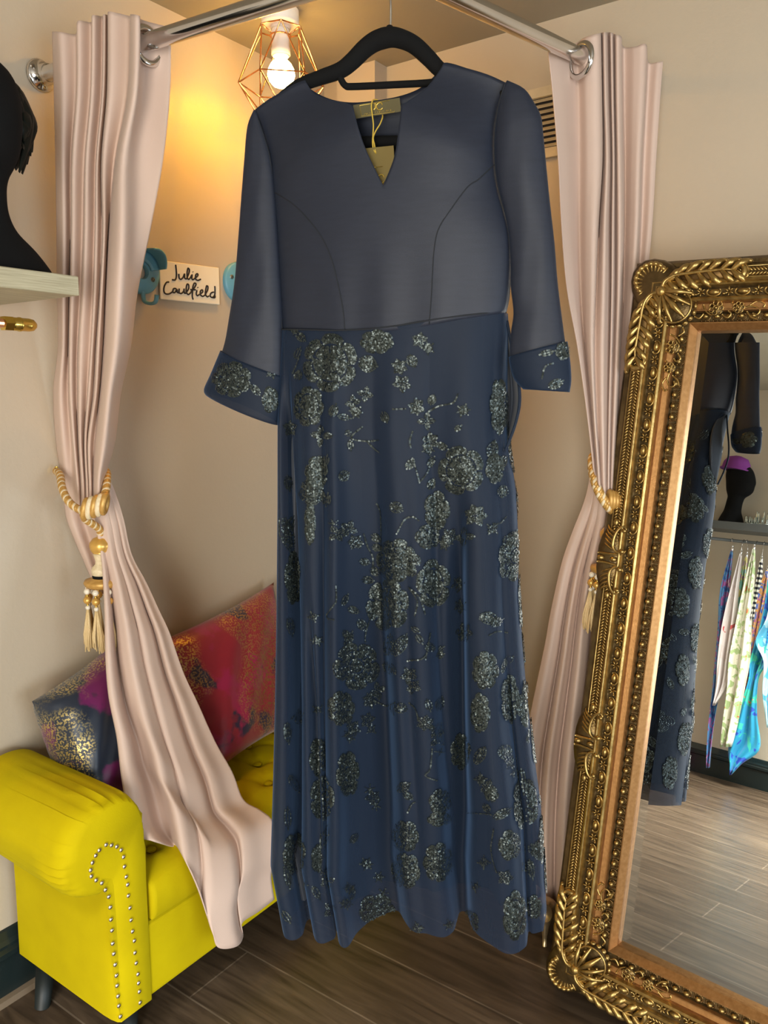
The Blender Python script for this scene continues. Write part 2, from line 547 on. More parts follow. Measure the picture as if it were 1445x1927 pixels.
def eyelet(center, nrm, R, r, parent):
    nrm = np.array(nrm, float); nrm /= np.linalg.norm(nrm); a, b = frame_of(nrm)
    K = 36; V = []
    for rr, h in ((r, -.004), (r + .001, .003), (r + .004, .005), (R - .003, .0035), (R, .001), (R, -.002), (R - .003, -.0045), (r + .004, -.006)):
        for j in range(K):
            th = 2 * pi * j / K
            V.append(center + nrm * h + rr * (a * cos(th) + b * sin(th)))
    return mesh('eyelet', V, grid_faces(8, K, True, True), M['chrome'], parent)


# left curtain, upper bunch hanging from the rail
patL = [0.0, .030, -.016, .030, -.018, .030, -.018, .022, -.014, .032, -.018, .034, .030, -.055, -.115]
B = [(1.88, 1.72)] * 9
lv = [
    ([60, 60, 64, 40, 42, 29, 31, 27, 28, 22, 30, 27, 30, 38, 52], [99, 113, 143, 147, 172, 175, 193, 196, 204, 207, 243, 247, 262, 268, 322], patL),
    (170, [102, 118, 143, 147, 170, 173, 191, 194, 202, 206, 239, 243, 258, 268, 320], patL),
    (300, [105, 118, 134, 138, 159, 163, 180, 183, 191, 195, 216, 220, 236, 262, 307], patL),
    (430, [107, 120, 133, 137, 156, 161, 178, 181, 192, 196, 205, 212, 232, 256, 283], patL),
    (550, [108, 119, 131, 135, 152, 157, 175, 178, 188, 191, 199, 206, 226, 247, 258], patL),
    (650, [110, 119, 129, 133, 146, 151, 170, 173, 181, 185, 195, 203, 220, 238, 246], patL),
    (740, [101, 113, 128, 133, 145, 150, 164, 167, 176, 180, 188, 195, 208, 220, 227], patL),
    (830, [106, 118, 134, 139, 147, 151, 158, 161, 165, 168, 178, 186, 198, 210, 216], patL),
    ([892, 905, 915, 912, 912, 912, 910, 910, 910, 910, 905, 900, 897, 894, 892], [115, 124, 140, 146, 152, 156, 161, 164, 167, 170, 175, 181, 188, 195, 199], patL),
    ([925, 945, 962, 962, 962, 960, 958, 956, 954, 950, 946, 940, 936, 930, 925], [118, 128, 142, 148, 153, 157, 162, 165, 168, 171, 176, 181, 186, 191, 195], patL),
]
amp = [1, 1, 1, 1, 1, .95, .9, .8, .6, .35]
levels = []
for i_, ((py, xs, pat), a) in enumerate(zip(lv, amp)):
    f_ = sstep(2, 9, i_)
    levels.append((py, offs(xs, 1.785 + .085 * f_, 1.54 + .16 * f_, [o * a for o in pat])))
PL = sheet_levels(levels)
lc = empty('curtain', (PL[..., 0].mean(), PL[..., 1].mean(), 0.1))
tag(lc, 'dusty pink eyelet curtain tied back over the yellow bench', 'curtain')
n, m_ = PL.shape[:2]
solid(mesh('gathered_panel', PL.reshape(-1, 3), grid_faces(n, m_), M['curtain'], lc), 0.0025)
eyelet(PH(278, 86, 1.640), RT * 0.80 - FH * 0.60, 0.037, 0.025, lc)
# lower part flaring out over the bench
topc = [(172, 930, 1.775), (182, 925, 1.765), (190, 912, 1.76), (199, 893, 1.765)]
leftc = [(172, 930, 1.775), (180, 985, 1.76), (192, 1060, 1.74), (197, 1150, 1.715), (199, 1240, 1.69), (205, 1312, 1.67), (220, 1388, 1.65), (229, 1465, 1.625), (244, 1540, 1.60), (268, 1578, 1.585)]
rightc = [(199, 893, 1.765), (213, 916, 1.775), (232, 975, 1.785), (247, 1042, 1.79), (276, 1098, 1.80), (299, 1148, 1.80), (319, 1191, 1.80), (344, 1263, 1.80), (371, 1321, 1.80), (406, 1398, 1.80), (437, 1453, 1.80), (458, 1505, 1.80), (490, 1525, 1.79), (514, 1548, 1.775), (521, 1604, 1.765), (510, 1645, 1.765), (516, 1692, 1.775)]
botc = [(268, 1578, 1.585), (315, 1591, 1.59), (342, 1604, 1.60), (373, 1672, 1.605), (400, 1757, 1.60), (412, 1784, 1.60), (445, 1781, 1.625), (457, 1762, 1.66), (455, 1737, 1.685), (485, 1716, 1.735), (516, 1692, 1.775)]
G = coons(topc, botc, leftc, rightc, 110, 90, pb=3.0)
s = np.linspace(0, 1, 90)[None, :]; t = np.linspace(0, 1, 110)[:, None]
def ridge(c, w): return np.exp(-((s - c) / w) ** 2)
grow = sstep(0.0, 0.45, t)
dep = (0.020 * ridge(0.04, .06) - 0.045 * ridge(0.135, .035) * sstep(.12, .4, t) - 0.05 * ridge(0.19, .05) * sstep(.5, .85, t) + 0.030 * ridge(0.34, .13)
       - 0.010 * ridge(0.50, .02) + 0.014 * ridge(0.60, .09) - 0.026 * ridge(0.76, .03) + 0.014 * ridge(0.85, .06))
G[..., 2] -= dep * grow
P = np.array([[PH(*q) for q in r] for r in G])
solid(mesh('draped_panel', P.reshape(-1, 3), grid_faces(110, 90), M['curtain'], lc), 0.0025)
# narrow back flap to the left, behind the tassel
G = coons([(120, 938, 1.835), (150, 950, 1.835), (185, 955, 1.835)], [(180, 1110, 1.835), (200, 1120, 1.835), (215, 1130, 1.835)],
          [(120, 938, 1.835), (125, 975, 1.835), (140, 1015, 1.835), (166, 1075, 1.835), (180, 1110, 1.835)], [(185, 955, 1.835), (205, 1040, 1.835), (215, 1130, 1.835)], 30, 24)
s2 = np.linspace(0, 1, 24)[None, :]
G[..., 2] -= 0.012 * np.sin(s2 * 9)
P = np.array([[PH(*q) for q in r] for r in G])
solid(mesh('back_flap', P.reshape(-1, 3), grid_faces(30, 24), M['curtain'], lc), 0.0025)

# right curtain
patR = [0.0, -.004, -.028, .018, .045, -.022, .028, -.012, .026, -.012, .026, .020, -.040, .004, .026, -.03, .0, .006]
lv = [
    ([96, 90, 82, 70, 63, 62, 61, 61, 62, 64, 66, 69, 88, 88, 84, 117, 117, 115], [1031, 1052, 1083, 1102, 1126, 1131, 1137, 1146, 1150, 1155, 1160, 1168, 1172, 1195, 1215, 1219, 1238, 1247]),
    (180, [1040, 1058, 1086, 1104, 1128, 1133, 1139, 1148, 1152, 1156, 1161, 1169, 1173, 1193, 1211, 1216, 1233, 1242]),
    (300, [1050, 1066, 1088, 1106, 1129, 1134, 1142, 1151, 1154, 1158, 1163, 1170, 1175, 1190, 1204, 1210, 1226, 1234]),
    (420, [1056, 1070, 1089, 1104, 1122, 1127, 1138, 1149, 1153, 1158, 1164, 1171, 1175, 1188, 1200, 1206, 1220, 1227]),
    (540, [1066, 1077, 1092, 1104, 1118, 1122, 1136, 1149, 1152, 1158, 1163, 1169, 1173, 1183, 1193, 1199, 1209, 1215]),
    (650, [1086, 1092, 1100, 1106, 1115, 1119, 1134, 1146, 1150, 1155, 1160, 1166, 1169, 1176, 1183, 1187, 1192, 1195]),
    (760, [1102, 1106, 1111, 1114, 1118, 1122, 1134, 1144, 1147, 1151, 1156, 1161, 1164, 1170, 1176, 1180, 1184, 1188]),
    ([850, 855, 860, 863, 866, 868, 876, 884, 888, 890, 892, 893, 893, 892, 890, 886, 880, 874], [1113, 1116, 1119, 1122, 1125, 1128, 1136, 1142, 1145, 1148, 1151, 1154, 1157, 1161, 1166, 1170, 1173, 1176]),
    ([880, 890, 900, 908, 915, 920, 928, 934, 937, 939, 940, 940, 940, 938, 936, 932, 928, 922], [1116, 1119, 1122, 1125, 1128, 1131, 1137, 1142, 1145, 1148, 1150, 1152, 1155, 1158, 1161, 1164, 1166, 1168]),
]
amp = [1, 1, 1, 1, .9, .75, .6, .5, .35]
b1 = [2.0, 2.0, 2.0, 1.99, 1.97, 1.94, 1.91, 1.88, 1.87]
levels = []
for (py, xs), a, bb in zip(lv, amp, b1):
    levels.append((py, offs(xs, 1.745, bb - .06, [o * a for o in patR])))
PR = sheet_levels(levels)
rc = empty('curtain', (PR[..., 0].mean(), PR[..., 1].mean(), 0.05))
tag(rc, 'dusty pink eyelet curtain tied back behind the gilt mirror', 'curtain')
n, m_ = PR.shape[:2]
solid(mesh('gathered_panel', PR.reshape(-1, 3), grid_faces(n, m_), M['curtain'], rc), 0.0025)
eyelet(PH(1093, 114, 1.775), RT * 0.86 + FH * 0.50, 0.037, 0.026, rc)
topc = [(1112, 878, 1.81), (1125, 915, 1.80), (1140, 940, 1.80), (1166, 935, 1.84)]
leftc = [(1112, 878, 1.81), (1106, 920, 1.83), (1095, 956, 1.85), (1076, 1004, 1.87), (1057, 1060, 1.89), (1038, 1143, 1.91), (1025, 1215, 1.92), (1004, 1315, 1.925), (985, 1416, 1.93), (978, 1540, 1.93), (985, 1690, 1.93)]
rightc = [(1166, 935, 1.84), (1160, 1000, 1.86), (1148, 1100, 1.87), (1138, 1250, 1.88), (1128, 1400, 1.88), (1116, 1550, 1.88), (1100, 1697, 1.885)]
botc = [(985, 1690, 1.93), (1022, 1698, 1.92), (1050, 1701, 1.915), (1073, 1701, 1.90), (1100, 1697, 1.885)]
G = coons(topc, botc, leftc, rightc, 90, 80)
s = np.linspace(0, 1, 80)[None, :]; t = np.linspace(0, 1, 90)[:, None]
grow = sstep(0, .35, t)
dep = (0.014 * ridge(0.10, .09) - 0.03 * ridge(0.27, .03) + 0.02 * ridge(0.37, .05) - 0.028 * ridge(0.50, .03) + 0.024 * ridge(0.62, .07) - 0.03 * ridge(0.78, .03) + 0.02 * ridge(0.9, .06))
G[..., 2] -= dep * grow
P = np.array([[PH(*q) for q in r] for r in G])
solid(mesh('draped_panel', P.reshape(-1, 3), grid_faces(90, 80), M['curtain'], rc), 0.0025)


# ------------------------------------------------------------------ tiebacks
def rope(path, r, turns, parent, name='cord'):
    P = resample3(path, max(60, int(turns * 14)))
    T = np.gradient(P, axis=0)
    a, b = frame_of(T[0])
    A, Bv = [], []
    for tt in T:
        tt = tt / np.linalg.norm(tt); a = a - tt * (a @ tt); a /= np.linalg.norm(a); A.append(a); Bv.append(np.cross(tt, a))
    A, Bv = np.array(A), np.array(Bv)
    ph = np.linspace(0, 2 * pi * turns, len(P))[:, None]
    for mname, shifts in (('goldthread', (0, 2 * pi / 3)), ('creamthread', (4 * pi / 3,))):
        q = MB()
        for sh in shifts:
            q.add(*tube(P + 0.52 * r * (A * np.cos(ph + sh) + Bv * np.sin(ph + sh)), 0.56 * r, 7))
        q.build(name, M[mname], parent)


def resample3(P, n):
    P = catmull(np.asarray(P, float), 12)
    d = np.r_[0, np.cumsum(np.linalg.norm(np.diff(P, axis=0), axis=1))]
    s_ = np.linspace(0, d[-1], n)
    return np.stack([np.interp(s_, d, P[:, k]) for k in range(3)], 1)


def tassel(top, parent, scale=1.0, lean=(0, 0), rk=1.25):
    """top = centre of the upper ball's top"""
    k = scale; ax = np.array([lean[0], lean[1], -1.0]); ax /= np.linalg.norm(ax)
    mesh('tassel_ball', *lathe([(.004 * k, 0), (.016 * k, .004 * k), (.0245 * k, .014 * k), (.0255 * k, .022 * k), (.023 * k, .032 * k), (.018 * k, .038 * k)], top, ax, 24), M['satingold'], parent)
    mesh('tassel_neck', *lathe([(.019 * k, .038 * k), (.017 * k, .044 * k), (.0135 * k, .056 * k), (.015 * k, .064 * k), (.022 * k, .071 * k), (.024 * k, .077 * k), (.022 * k, .088 * k)], top, ax, 24), M['creamthread'], parent)
    mesh('tassel_band', *lathe([(.021 * k, .088 * k), (.0225 * k, .091 * k), (.021 * k, .095 * k)], top, ax, 24), M['velvet'], parent)
    mesh('tassel_collar', *lathe([(.022 * k, .095 * k), (.031 * k * rk, .099 * k), (.0335 * k * rk, .105 * k), (.031 * k * rk, .112 * k), (.024 * k * rk, .117 * k), (.014 * k, .121 * k)], top, ax, 24), M['goldthread'], parent)
    a, b = frame_of(ax)
    for i in range(8):
        th = i * 2 * pi / 8 + 0.3
        c = np.array(top) + .029 * k * rk * (a * cos(th) + b * sin(th))
        st = mesh('bead_strand', *tube([c + ax * (.112 * k), c + ax * (.168 * k)], .0012 * k, 6), M['goldthread'], parent)
        for h, r, mm in ((.122, .0072, 'pearl'), (.132, .003, 'brass'), (.142, .0092, 'satingold'), (.153, .003, 'brass'), (.159, .0055, 'pearl')):
            mesh('bead', *ell(c + ax * h * k, np.eye(3) * r * k, 12, 8), M[mm], st)
        rr = np.random.default_rng(100 + i)
        q = MB()
        for f in range(26):
            t2 = rr.uniform(0, 2 * pi); ro = sqrt(rr.uniform(0, 1)) * .0125 * k
            o0 = .45 * ro * (a * cos(t2) + b * sin(t2)); o1 = ro * (a * cos(t2) + b * sin(t2))
            ln = (.255 + rr.uniform(-.012, .008)) * k
            q.add(*tube([c + ax * .163 * k + o0 * .4, c + ax * .185 * k + o0, c + ax * .22 * k + o1, c + ax * ln + o1 * rr.uniform(.8, 1.25)], [.0016 * k, .0022 * k, .0021 * k, .0015 * k], 5))
        q.build('fringe', M['fringe'], st)


tl = empty('curtain_tieback', PH(150, 950, 1.75))
tag(tl, 'gold rope tieback with beaded tassel on the left curtain', 'tieback')
wallhook = PX(108, 888, 0.03)
rope([PX(106, 886, 0.03), PH(113, 895, 1.79), PH(117, 918, 1.745), PH(128, 942, 1.715), PH(146, 957, 1.70), PH(165, 962, 1.69), PH(182, 955, 1.69), PH(196, 935, 1.70), PH(201, 905, 1.74), PH(197, 885, 1.80), PH(160, 880, 1.86)], 0.0083, 27, tl)
rope([PH(156, 962, 1.69), PH(160, 976, 1.71), PH(174, 986, 1.73), PH(187, 996, 1.75), PH(190, 1011, 1.762)], 0.0082, 7, tl, 'tassel_cord')
q = MB(); q2 = MB()
for i in range(5):   # wrapped knot
    c0 = PH(161 + i * 9, 958 - i * 2.5, 1.688)
    ring = [c0 + np.array([0, 0, 1]) * 0.020 * cos(th) - FH * 0.013 * sin(th) + RT * 0.004 * cos(th) for th in np.linspace(0, 2 * pi, 18, endpoint=False)]
    (q2 if i % 2 else q).add(*tube(ring, 0.0062, 8, closed=True))
q.build('wrapped_knot', M['goldthread'], tl); q2.build('wrapped_knot', M['creamthread'], tl)
tassel(PH(189, 1009, 1.762), tl)
mesh('wall_hook', *tube([PX(104, 885, 0.0), PX(106, 886, 0.025), PX(106, 880, 0.04)], 0.004, 8), M['brass'], tl)

tr = empty('curtain_tieback', PH(1135, 940, 1.79))
tag(tr, 'gold rope tieback with fringed tassel on the right curtain behind the mirror', 'tieback')
for dy in (0, 9):
    rope([PH(1170, 872 + dy, 1.92), PH(1130, 852 + dy, 1.88), PH(1113, 862 + dy, 1.80), PH(1117, 895 + dy, 1.765), PH(1129, 925 + dy, 1.755), PH(1145, 948 + dy, 1.76), PH(1162, 958 + dy, 1.80), PH(1180, 950 + dy, 1.88)], 0.0078, 22, tr)
q = MB()
for i in range(4):
    c0 = PH(1147 + i * 6, 940 + i * 1.5, 1.765)
    ring = [c0 + np.array([0, 0, 1]) * 0.018 * cos(th) - FH * 0.012 * sin(th) for th in np.linspace(0, 2 * pi, 16, endpoint=False)]
    q.add(*tube(ring, 0.006, 8, closed=True))
q.build('wrapped_knot', M['goldthread'], tr)
rope([PH(1146, 952, 1.77), PH(1149, 968, 1.79), PH(1150, 985, 1.80)], 0.0078, 3, tr, 'tassel_cord')
tassel(PH(1150, 990, 1.80), tr, 0.95, lean=(-0.03, -0.04))

# ------------------------------------------------------------------ ceiling lamp
lamp_c = PZ(527, 20, CEIL)
LX, LY = lamp_c[0], lamp_c[1]
lamp = empty('ceiling_light', (LX, LY, CEIL))
tag(lamp, 'copper wire cage ceiling light with glowing round bulb', 'ceiling light')
def ax_z(z): return np.array([LX, LY, z])
mesh('ceiling_rose', *lathe([(.047, 0), (.047, .03), (.043, .036), (.026, .037), (.024, .045)], ax_z(CEIL - 0.0005), (0, 0, -1), 32), M['white'], lamp)
mesh('lamp_holder', *lathe([(.022, .03), (.022, .085), (.024, .09), (.024, .105), (.020, .108)], ax_z(CEIL), (0, 0, -1), 24), M['white'], lamp)
bz = CEIL - 0.148
mesh('bulb', *lathe([(.014, -.045), (.016, -.032), (.026, -.022), (.0335, -.008), (.035, .004), (.031, .018), (.021, .029), (.008, .0345), (.001, .035)], ax_z(bz), (0, 0, -1), 24), M['bulb'], lamp)
rings = [(CEIL - .044, .055, 0.0), (CEIL - .175, .108, pi / 6), (CEIL - .255, .062, 0.0)]
pts = [[np.array([LX + r * cos(ph + .25 + k * pi / 3), LY + r * sin(ph + .25 + k * pi / 3), z]) for k in range(6)] for z, r, ph in rings]
q = MB()
for k in range(6):
    k2 = (k + 1) % 6
    for a, b in ((pts[0][k], pts[0][k2]), (pts[0][k], pts[1][k]), (pts[0][k2], pts[1][k]), (pts[1][k], pts[1][k2]), (pts[1][k], pts[2][k]), (pts[1][k], pts[2][k2]), (pts[2][k], pts[2][k2])):
        q.add(*tube([a, b], 0.0019, 8))
    if k % 2 == 0: q.add(*tube([pts[0][k], ax_z(CEIL - .06) + 0.0245 * np.array([cos(.25 + k * pi / 3), sin(.25 + k * pi / 3), 0])], 0.0019, 8))
rg = [ax_z(CEIL - .06) + 0.0255 * np.array([cos(t_), sin(t_), 0]) for t_ in np.linspace(0, 2 * pi, 24, endpoint=False)]
q.add(*tube(rg, 0.002, 8, closed=True))
q.build('wire_cage', M['cwire'], lamp, smooth=True)
ld = bpy.data.lights.new('bulb_light', 'SPOT'); ld.spot_size = radians(180); ld.spot_blend = 0.35; ld.energy = BULB_W; ld.color = BULB_COL; ld.shadow_soft_size = 0.036
lo = bpy.data.objects.new('bulb_light', ld); COL.objects.link(lo); lo.location = ax_z(bz) 
lu = bpy.data.lights.new('bulb_back_glow', 'POINT'); lu.energy = BULB_W * 0.30; lu.color = BULB_COL; lu.shadow_soft_size = 0.036
luo = bpy.data.objects.new('bulb_back_glow', lu); COL.objects.link(luo); luo.location = ax_z(bz)

# ------------------------------------------------------------------ dress
PSI = radians(18)
DU = RT * cos(PSI) - FH * sin(PSI)
DN = -(FH * cos(PSI) + RT * sin(PSI))
D0 = PH(735, 760, 1.315)


def DP(px, py, w=0.0):
    r = ray(px, py)
    return CAM + r * ((((D0 - CAM) @ DN) + w) / (r @ DN))


def dl(p): d = p - D0; return np.array([d @ DU, d[2], d @ DN])
def dw(u, v, w): return D0 + DU * u + ZZ * v + DN * w


hang_pt = DP(735, 40)
dress = empty('evening_dress', (D0[0], D0[1], 0.45))
tag(dress, 'long navy evening dress with dark sequin roses on the skirt, on a hanger', 'dress')

outL = [(478, 208), (484, 222), (496, 256), (508, 299), (513, 349), (518, 415), (523, 498), (528, 581), (531, 621)]
outR = [(952, 156), (939, 195), (931, 250), (931, 305), (937, 352), (950, 399), (960, 442), (962, 500), (958, 560), (952, 588)]
inL = [(574, 151), (583, 166), (596, 179), (619, 188), (646, 193), (664, 200), (674, 240), (690, 285), (721, 349), (722, 430), (722, 520), (722, 624)]
inR = [(835, 118), (827, 133), (802, 166), (769, 190), (755, 197), (751, 235), (742, 295), (721, 349), (722, 430), (722, 520), (722, 624)]
topL = [(478, 208), (503, 189), (530, 173), (553, 159), (574, 151)]
topR = [(835, 118), (880, 129), (919, 141), (952, 156)]
botL = [(531, 621), (600, 624), (660, 626), (722, 624)]
botR = [(722, 624), (780, 617), (850, 604), (952, 588)]


def corner_resample(P, n, corners, fixed=None):
    """resample keeping the given corner indices as samples"""
    P = np.asarray(P, float)
    d = np.r_[0, np.cumsum(np.linalg.norm(np.diff(P, axis=0), axis=1))]
    ks = [0] + corners + [len(P) - 1]
    idx = [int(round(d[k] / d[-1] * (n - 1))) for k in ks]
    if fixed: idx = fixed
    out = []
    for a, b, i0, i1 in zip(ks[:-1], ks[1:], idx[:-1], idx[1:]):
        seg = catmull(P[a:b + 1], 8) if b - a > 1 else P[a:b + 1]
        r = resample(seg, i1 - i0 + 1)
        out += list(r[:-1])
    out.append(P[-1])
    return np.array(out)


NB, MB_ = 64, 46


def half(outer, inner, top, bot, icorn, flip):
    T = resample(top, MB_, True); Bt = resample(bot, MB_, True)
    Lc = resample(outer, NB, True); Rc = corner_resample(inner, NB, icorn, [0, 16, 32, NB - 1])
    if flip: Lc, Rc = Rc, Lc
    s = np.linspace(0, 1, MB_)[None, :, None]; t = np.linspace(0, 1, NB)[:, None, None]
    g = ((1 - t) * T[None] + t * Bt[None] + (1 - s) * Lc[:, None] + s * Rc[:, None]
         - ((1 - s) * (1 - t) * T[0] + s * (1 - t) * T[-1] + (1 - s) * t * Bt[0] + s * t * Bt[-1]))
    a = np.linspace(0, 1, MB_)[None, :]; b = np.linspace(0, 1, NB)[:, None]
    if flip: a = 1 - a
    fa = np.sqrt(np.clip(1 - (1 - a) ** 2.2, 0, 1))
    w = fa * (0.010 + 0.045 * sstep(0.02, 0.35, b) - 0.006 * sstep(.5, 1, b))
    w = w + 0.0015 * sstep(.55, .95, b) * np.sin(a * 13 + 1) * fa
    # bust seams dip a little
    return g, w


gl, wl_ = half(outL, inL, topL, botL, [5, 8], False)
gr, wr_ = half(outR, inR, topR, botR, [4, 7], True)
q = MB()
VL = np.array([[DP(g[0], g[1], w) for g, w in zip(r, rw)] for r, rw in zip(gl, wl_)])
VR = np.array([[DP(g[0], g[1], w) for g, w in zip(r, rw)] for r, rw in zip(gr, wr_)])
q.add(VL.reshape(-1, 3), grid_faces(NB, MB_)); q.add(VR.reshape(-1, 3), grid_faces(NB, MB_))
topB = [(478, 208), (530, 173), (574, 151), (585, 168), (620, 186), (660, 193), (702, 190), (752, 181), (792, 165), (822, 138), (835, 118), (880, 129), (952, 156)]
gB = coons(topB, [(531, 621), (700, 626), (800, 614), (952, 588)], outL, outR, 40, 70)
a = np.linspace(0, 1, 70)[None, :]; b = np.linspace(0, 1, 40)[:, None]
wB = -np.sqrt(np.clip(1 - np.abs(2 * a - 1) ** 2.4, 0, 1)) * (0.012 + 0.05 * sstep(0, .4, b))
VB = np.array([[DP(g[0], g[1], w) for g, w in zip(r, rw)] for r, rw in zip(gB, wB)])
front_bodice = q.build('bodice_front', M['navy'], dress)
wm = front_bodice.modifiers.new('weld', 'WELD'); wm.merge_threshold = 0.0006
solid(front_bodice, 0.0015)
solid(mesh('bodice_back', VB.reshape(-1, 3), grid_faces(40, 70), M['navy'], dress), 0.0015)


def sleeve_tube(name, Lp, Rp, nrow, w0, ratio, mm, grow=0.0, wob=0.0, parent=dress):
    L = resample(Lp, nrow, True); R = resample(Rp, nrow, True)
    K = 36; V = []
    for i in range(nrow):
        t = i / (nrow - 1)
        l = DP(L[i][0], L[i][1], w0); r = DP(R[i][0], R[i][1], w0)
        c = (l + r) / 2; h = (r - l) / 2
        hl = np.linalg.norm(h)
        for j in range(K):
            th = 2 * pi * j / K
            rr = 1 + wob * (0.5 * sin(3 * th + 9 * t) + 0.5 * sin(5 * th - 14 * t)) * (abs(sin(th)))
            V.append(c + h * cos(th) + DN * (hl * ratio + grow) * sin(th) * rr)
    F = [tuple(reversed(f)) for f in grid_faces(nrow, K, False, True)]
    return solid(mesh(name, V, F, mm, parent), 0.0015)


sl = sleeve_tube('sleeve', [(479, 206), (470, 226), (465, 249), (461, 299), (456, 365), (450, 448), (443, 531), (433, 598), (426, 640), (418, 668)],
                 [(482, 213), (497, 256), (509, 299), (515, 349), (520, 415), (525, 498), (530, 581), (532, 640), (532, 700), (531, 718)], 60, 0.012, 0.42, M['navy'], wob=0.07)
sr = sleeve_tube('sleeve', [(952, 156), (940, 195), (932, 250), (932, 305), (938, 352), (950, 399), (958, 442), (962, 500), (962, 540), (967, 588), (963, 620), (960, 650), (961, 680)],
                 [(954, 152), (986, 168), (1005, 195), (1017, 219), (1021, 250), (1027, 313), (1034, 383), (1042, 454), (1048, 528), (1054, 579), (1062, 640), (1065, 655)], 60, 0.012, 0.42, M['navy'], wob=0.07)
cl = sleeve_tube('cuff', [(417, 660), (408, 682), (398, 706), (387, 731), (389, 740)], [(533, 708), (531, 740), (528, 775), (523, 800)], 20, 0.012, 0.40, M['chiffon'], 0.004)
cr = sleeve_tube('cuff', [(958, 672), (961, 690), (968, 713), (985, 732)], [(1067, 643), (1072, 680), (1074, 715), (1071, 738)], 20, 0.012, 0.40, M['chiffon'], 0.004)

# skirt -------------------------------------------------------------
hem_px = [(532, 1752), (537, 1764), (551, 1769), (566, 1764), (574, 1738), (584, 1742), (594, 1773), (613, 1778), (627, 1770), (634, 1748), (641, 1779), (654, 1783), (671, 1757), (696, 1734), (722, 1722), (746, 1717), (760, 1732), (779, 1753), (806, 1762), (833, 1768), (850, 1760), (858, 1738), (864, 1720), (875, 1727), (891, 1750), (920, 1776), (949, 1797), (974, 1795), (990, 1781), (994, 1755), (1003, 1757), (1022, 1752)]
ZH = DP(740, 1757)[2]
hem3 = np.array([dl(PZ(x, y, ZH)) for x, y in hem_px])
NX, NR = 190, 90
hemf = resample(catmull(np.c_[hem3[:, 0], hem3[:, 2], np.zeros(len(hem3))], 6)[:, :3], NX)  # (u, w)
fh = (hemf[:, 0] - hemf[0, 0]) / (hemf[-1, 0] - hemf[0, 0])
wa = resample(np.array(botL + botR[1:], float), NX)
waist = np.array([dl(DP(x, y, 0)) for x, y in wa])
fw = np.linspace(0, 1, NX)
ww = 0.050 * np.sqrt(np.clip(1 - np.abs(2 * fw - 1) ** 2.4, 0, 1))
oL = np.array([dl(DP(x, y, 0))[:2] for x, y in [(531, 621), (530, 700), (529, 800), (532, 950), (534, 1150), (534, 1300), (533, 1450), (531, 1600)]])
oR = np.array([dl(DP(x, y, 0))[:2] for x, y in [(952, 588), (948, 700), (945, 800), (951, 860), (960, 930), (963, 1020), (962, 1120), (968, 1250), (977, 1370), (988, 1480), (1001, 1590)]])
oL = np.vstack([oL, [hem3[0][0], ZH - D0[2]]]); oR = np.vstack([oR, [hem3[-1][0], ZH - D0[2]]])
PLEATS = [((.03, .07, .095, .095), .040, .017, .05, .3), ((.14, .16, .185, .208), .032, .016, .35, .65), ((.40, .41, .42, .41), .026, .06, .1, .6), ((.84, .79, .745, .68), .060, .034, .2, .5), ((.95, .94, .94, .94), .022, .014, .4, .7), ((.60, .58, .56, .55), .012, .025, .2, .6)]
SK = []
for i in range(NR):
    t = i / (NR - 1)
    v = waist[:, 1] * (1 - t) + (ZH - D0[2]) * t
    uL = np.interp(-v, -oL[:, 1], oL[:, 0]); uR = np.interp(-v, -oR[:, 1], oR[:, 0])
    fr = fw * (1 - t ** .8) + fh * t ** .8
    u = uL + (uR - uL) * fr
    fold = t ** 0.85
    endf = np.minimum(1, np.minimum(fw, 1 - fw) * 12)
    w = ww * (1 - t) + hemf[:, 1] * fold
    w = w + (0.005 * sstep(0, .2, t)) * (np.sin(fw * 27 + .8) * .6 + np.sin(fw * 47 + 1.5 * t) * .4) * endf
    # the deep pleat at the left side begins right under the waist
    w = w - 0.030 * np.exp(-((fw - (0.055 + 0.05 * t)) / 0.022) ** 2) * sstep(.02, .2, t) * (1 - .75 * t)
    for cs, am, wd_, t0, t1 in PLEATS:
        c_ = np.interp(t, [0, .3, .6, 1], cs)
        w = w - am * np.exp(-((fr - c_) / wd_) ** 2) * sstep(t0, t1, t) * (1 - .75 * t ** 4)
    SK.append(np.stack([u, v, w], 1))
SK = np.array(SK)
NBK = 90
BK = []
for i in range(NR):
    t = i / (NR - 1)
    e0, e1 = SK[i, -1], SK[i, 0]
    f = np.linspace(0, 1, NBK + 2)[1:-1]
    u = e0[0] + (e1[0] - e0[0]) * (0.5 - 0.5 * np.cos(pi * f)) ** 1.0
    v = e0[1] + (e1[1] - e0[1]) * f
    d = (0.075 + 0.115 * t)
    w = e0[2] * (1 - f) + e1[2] * f - d * np.sqrt(np.clip(1 - np.abs(2 * f - 1) ** 2.2, 0, 1)) + (0.006 + 0.024 * t) * np.sin(f * 31) * np.sin(pi * f)
    BK.append(np.stack([u, v, w], 1))
ALL = np.concatenate([SK, np.array(BK)], 1)
NA = ALL.shape[1]
W3 = D0 + ALL[..., :1] * DU + ALL[..., 1:2] * ZZ + ALL[..., 2:3] * DN
skF = [tuple(reversed(f)) for f in grid_faces(NR, NA, False, True)]
skirt = mesh('skirt', W3.reshape(-1, 3), skF, M['chiffon'], dress)
LNV = ALL.copy()
wf = LNV[:, :NX, 2].copy()
for k_ in range(-16, 17):
    wf = np.minimum(wf, np.roll(ALL[:, :NX, 2], k_, axis=1) if abs(k_) < 1 else np.pad(ALL[:, :NX, 2], ((0, 0), (16, 16)), mode='edge')[:, 16 + k_:16 + k_ + NX])
LNV[:, :NX, 2] = np.minimum(wf, ww[None, :]) - 0.014 * sstep(0, .15, np.linspace(0, 1, NR))[:, None] - .003
wbk = np.pad(ALL[:, NX:, 2], ((0, 0), (10, 10)), mode='edge')
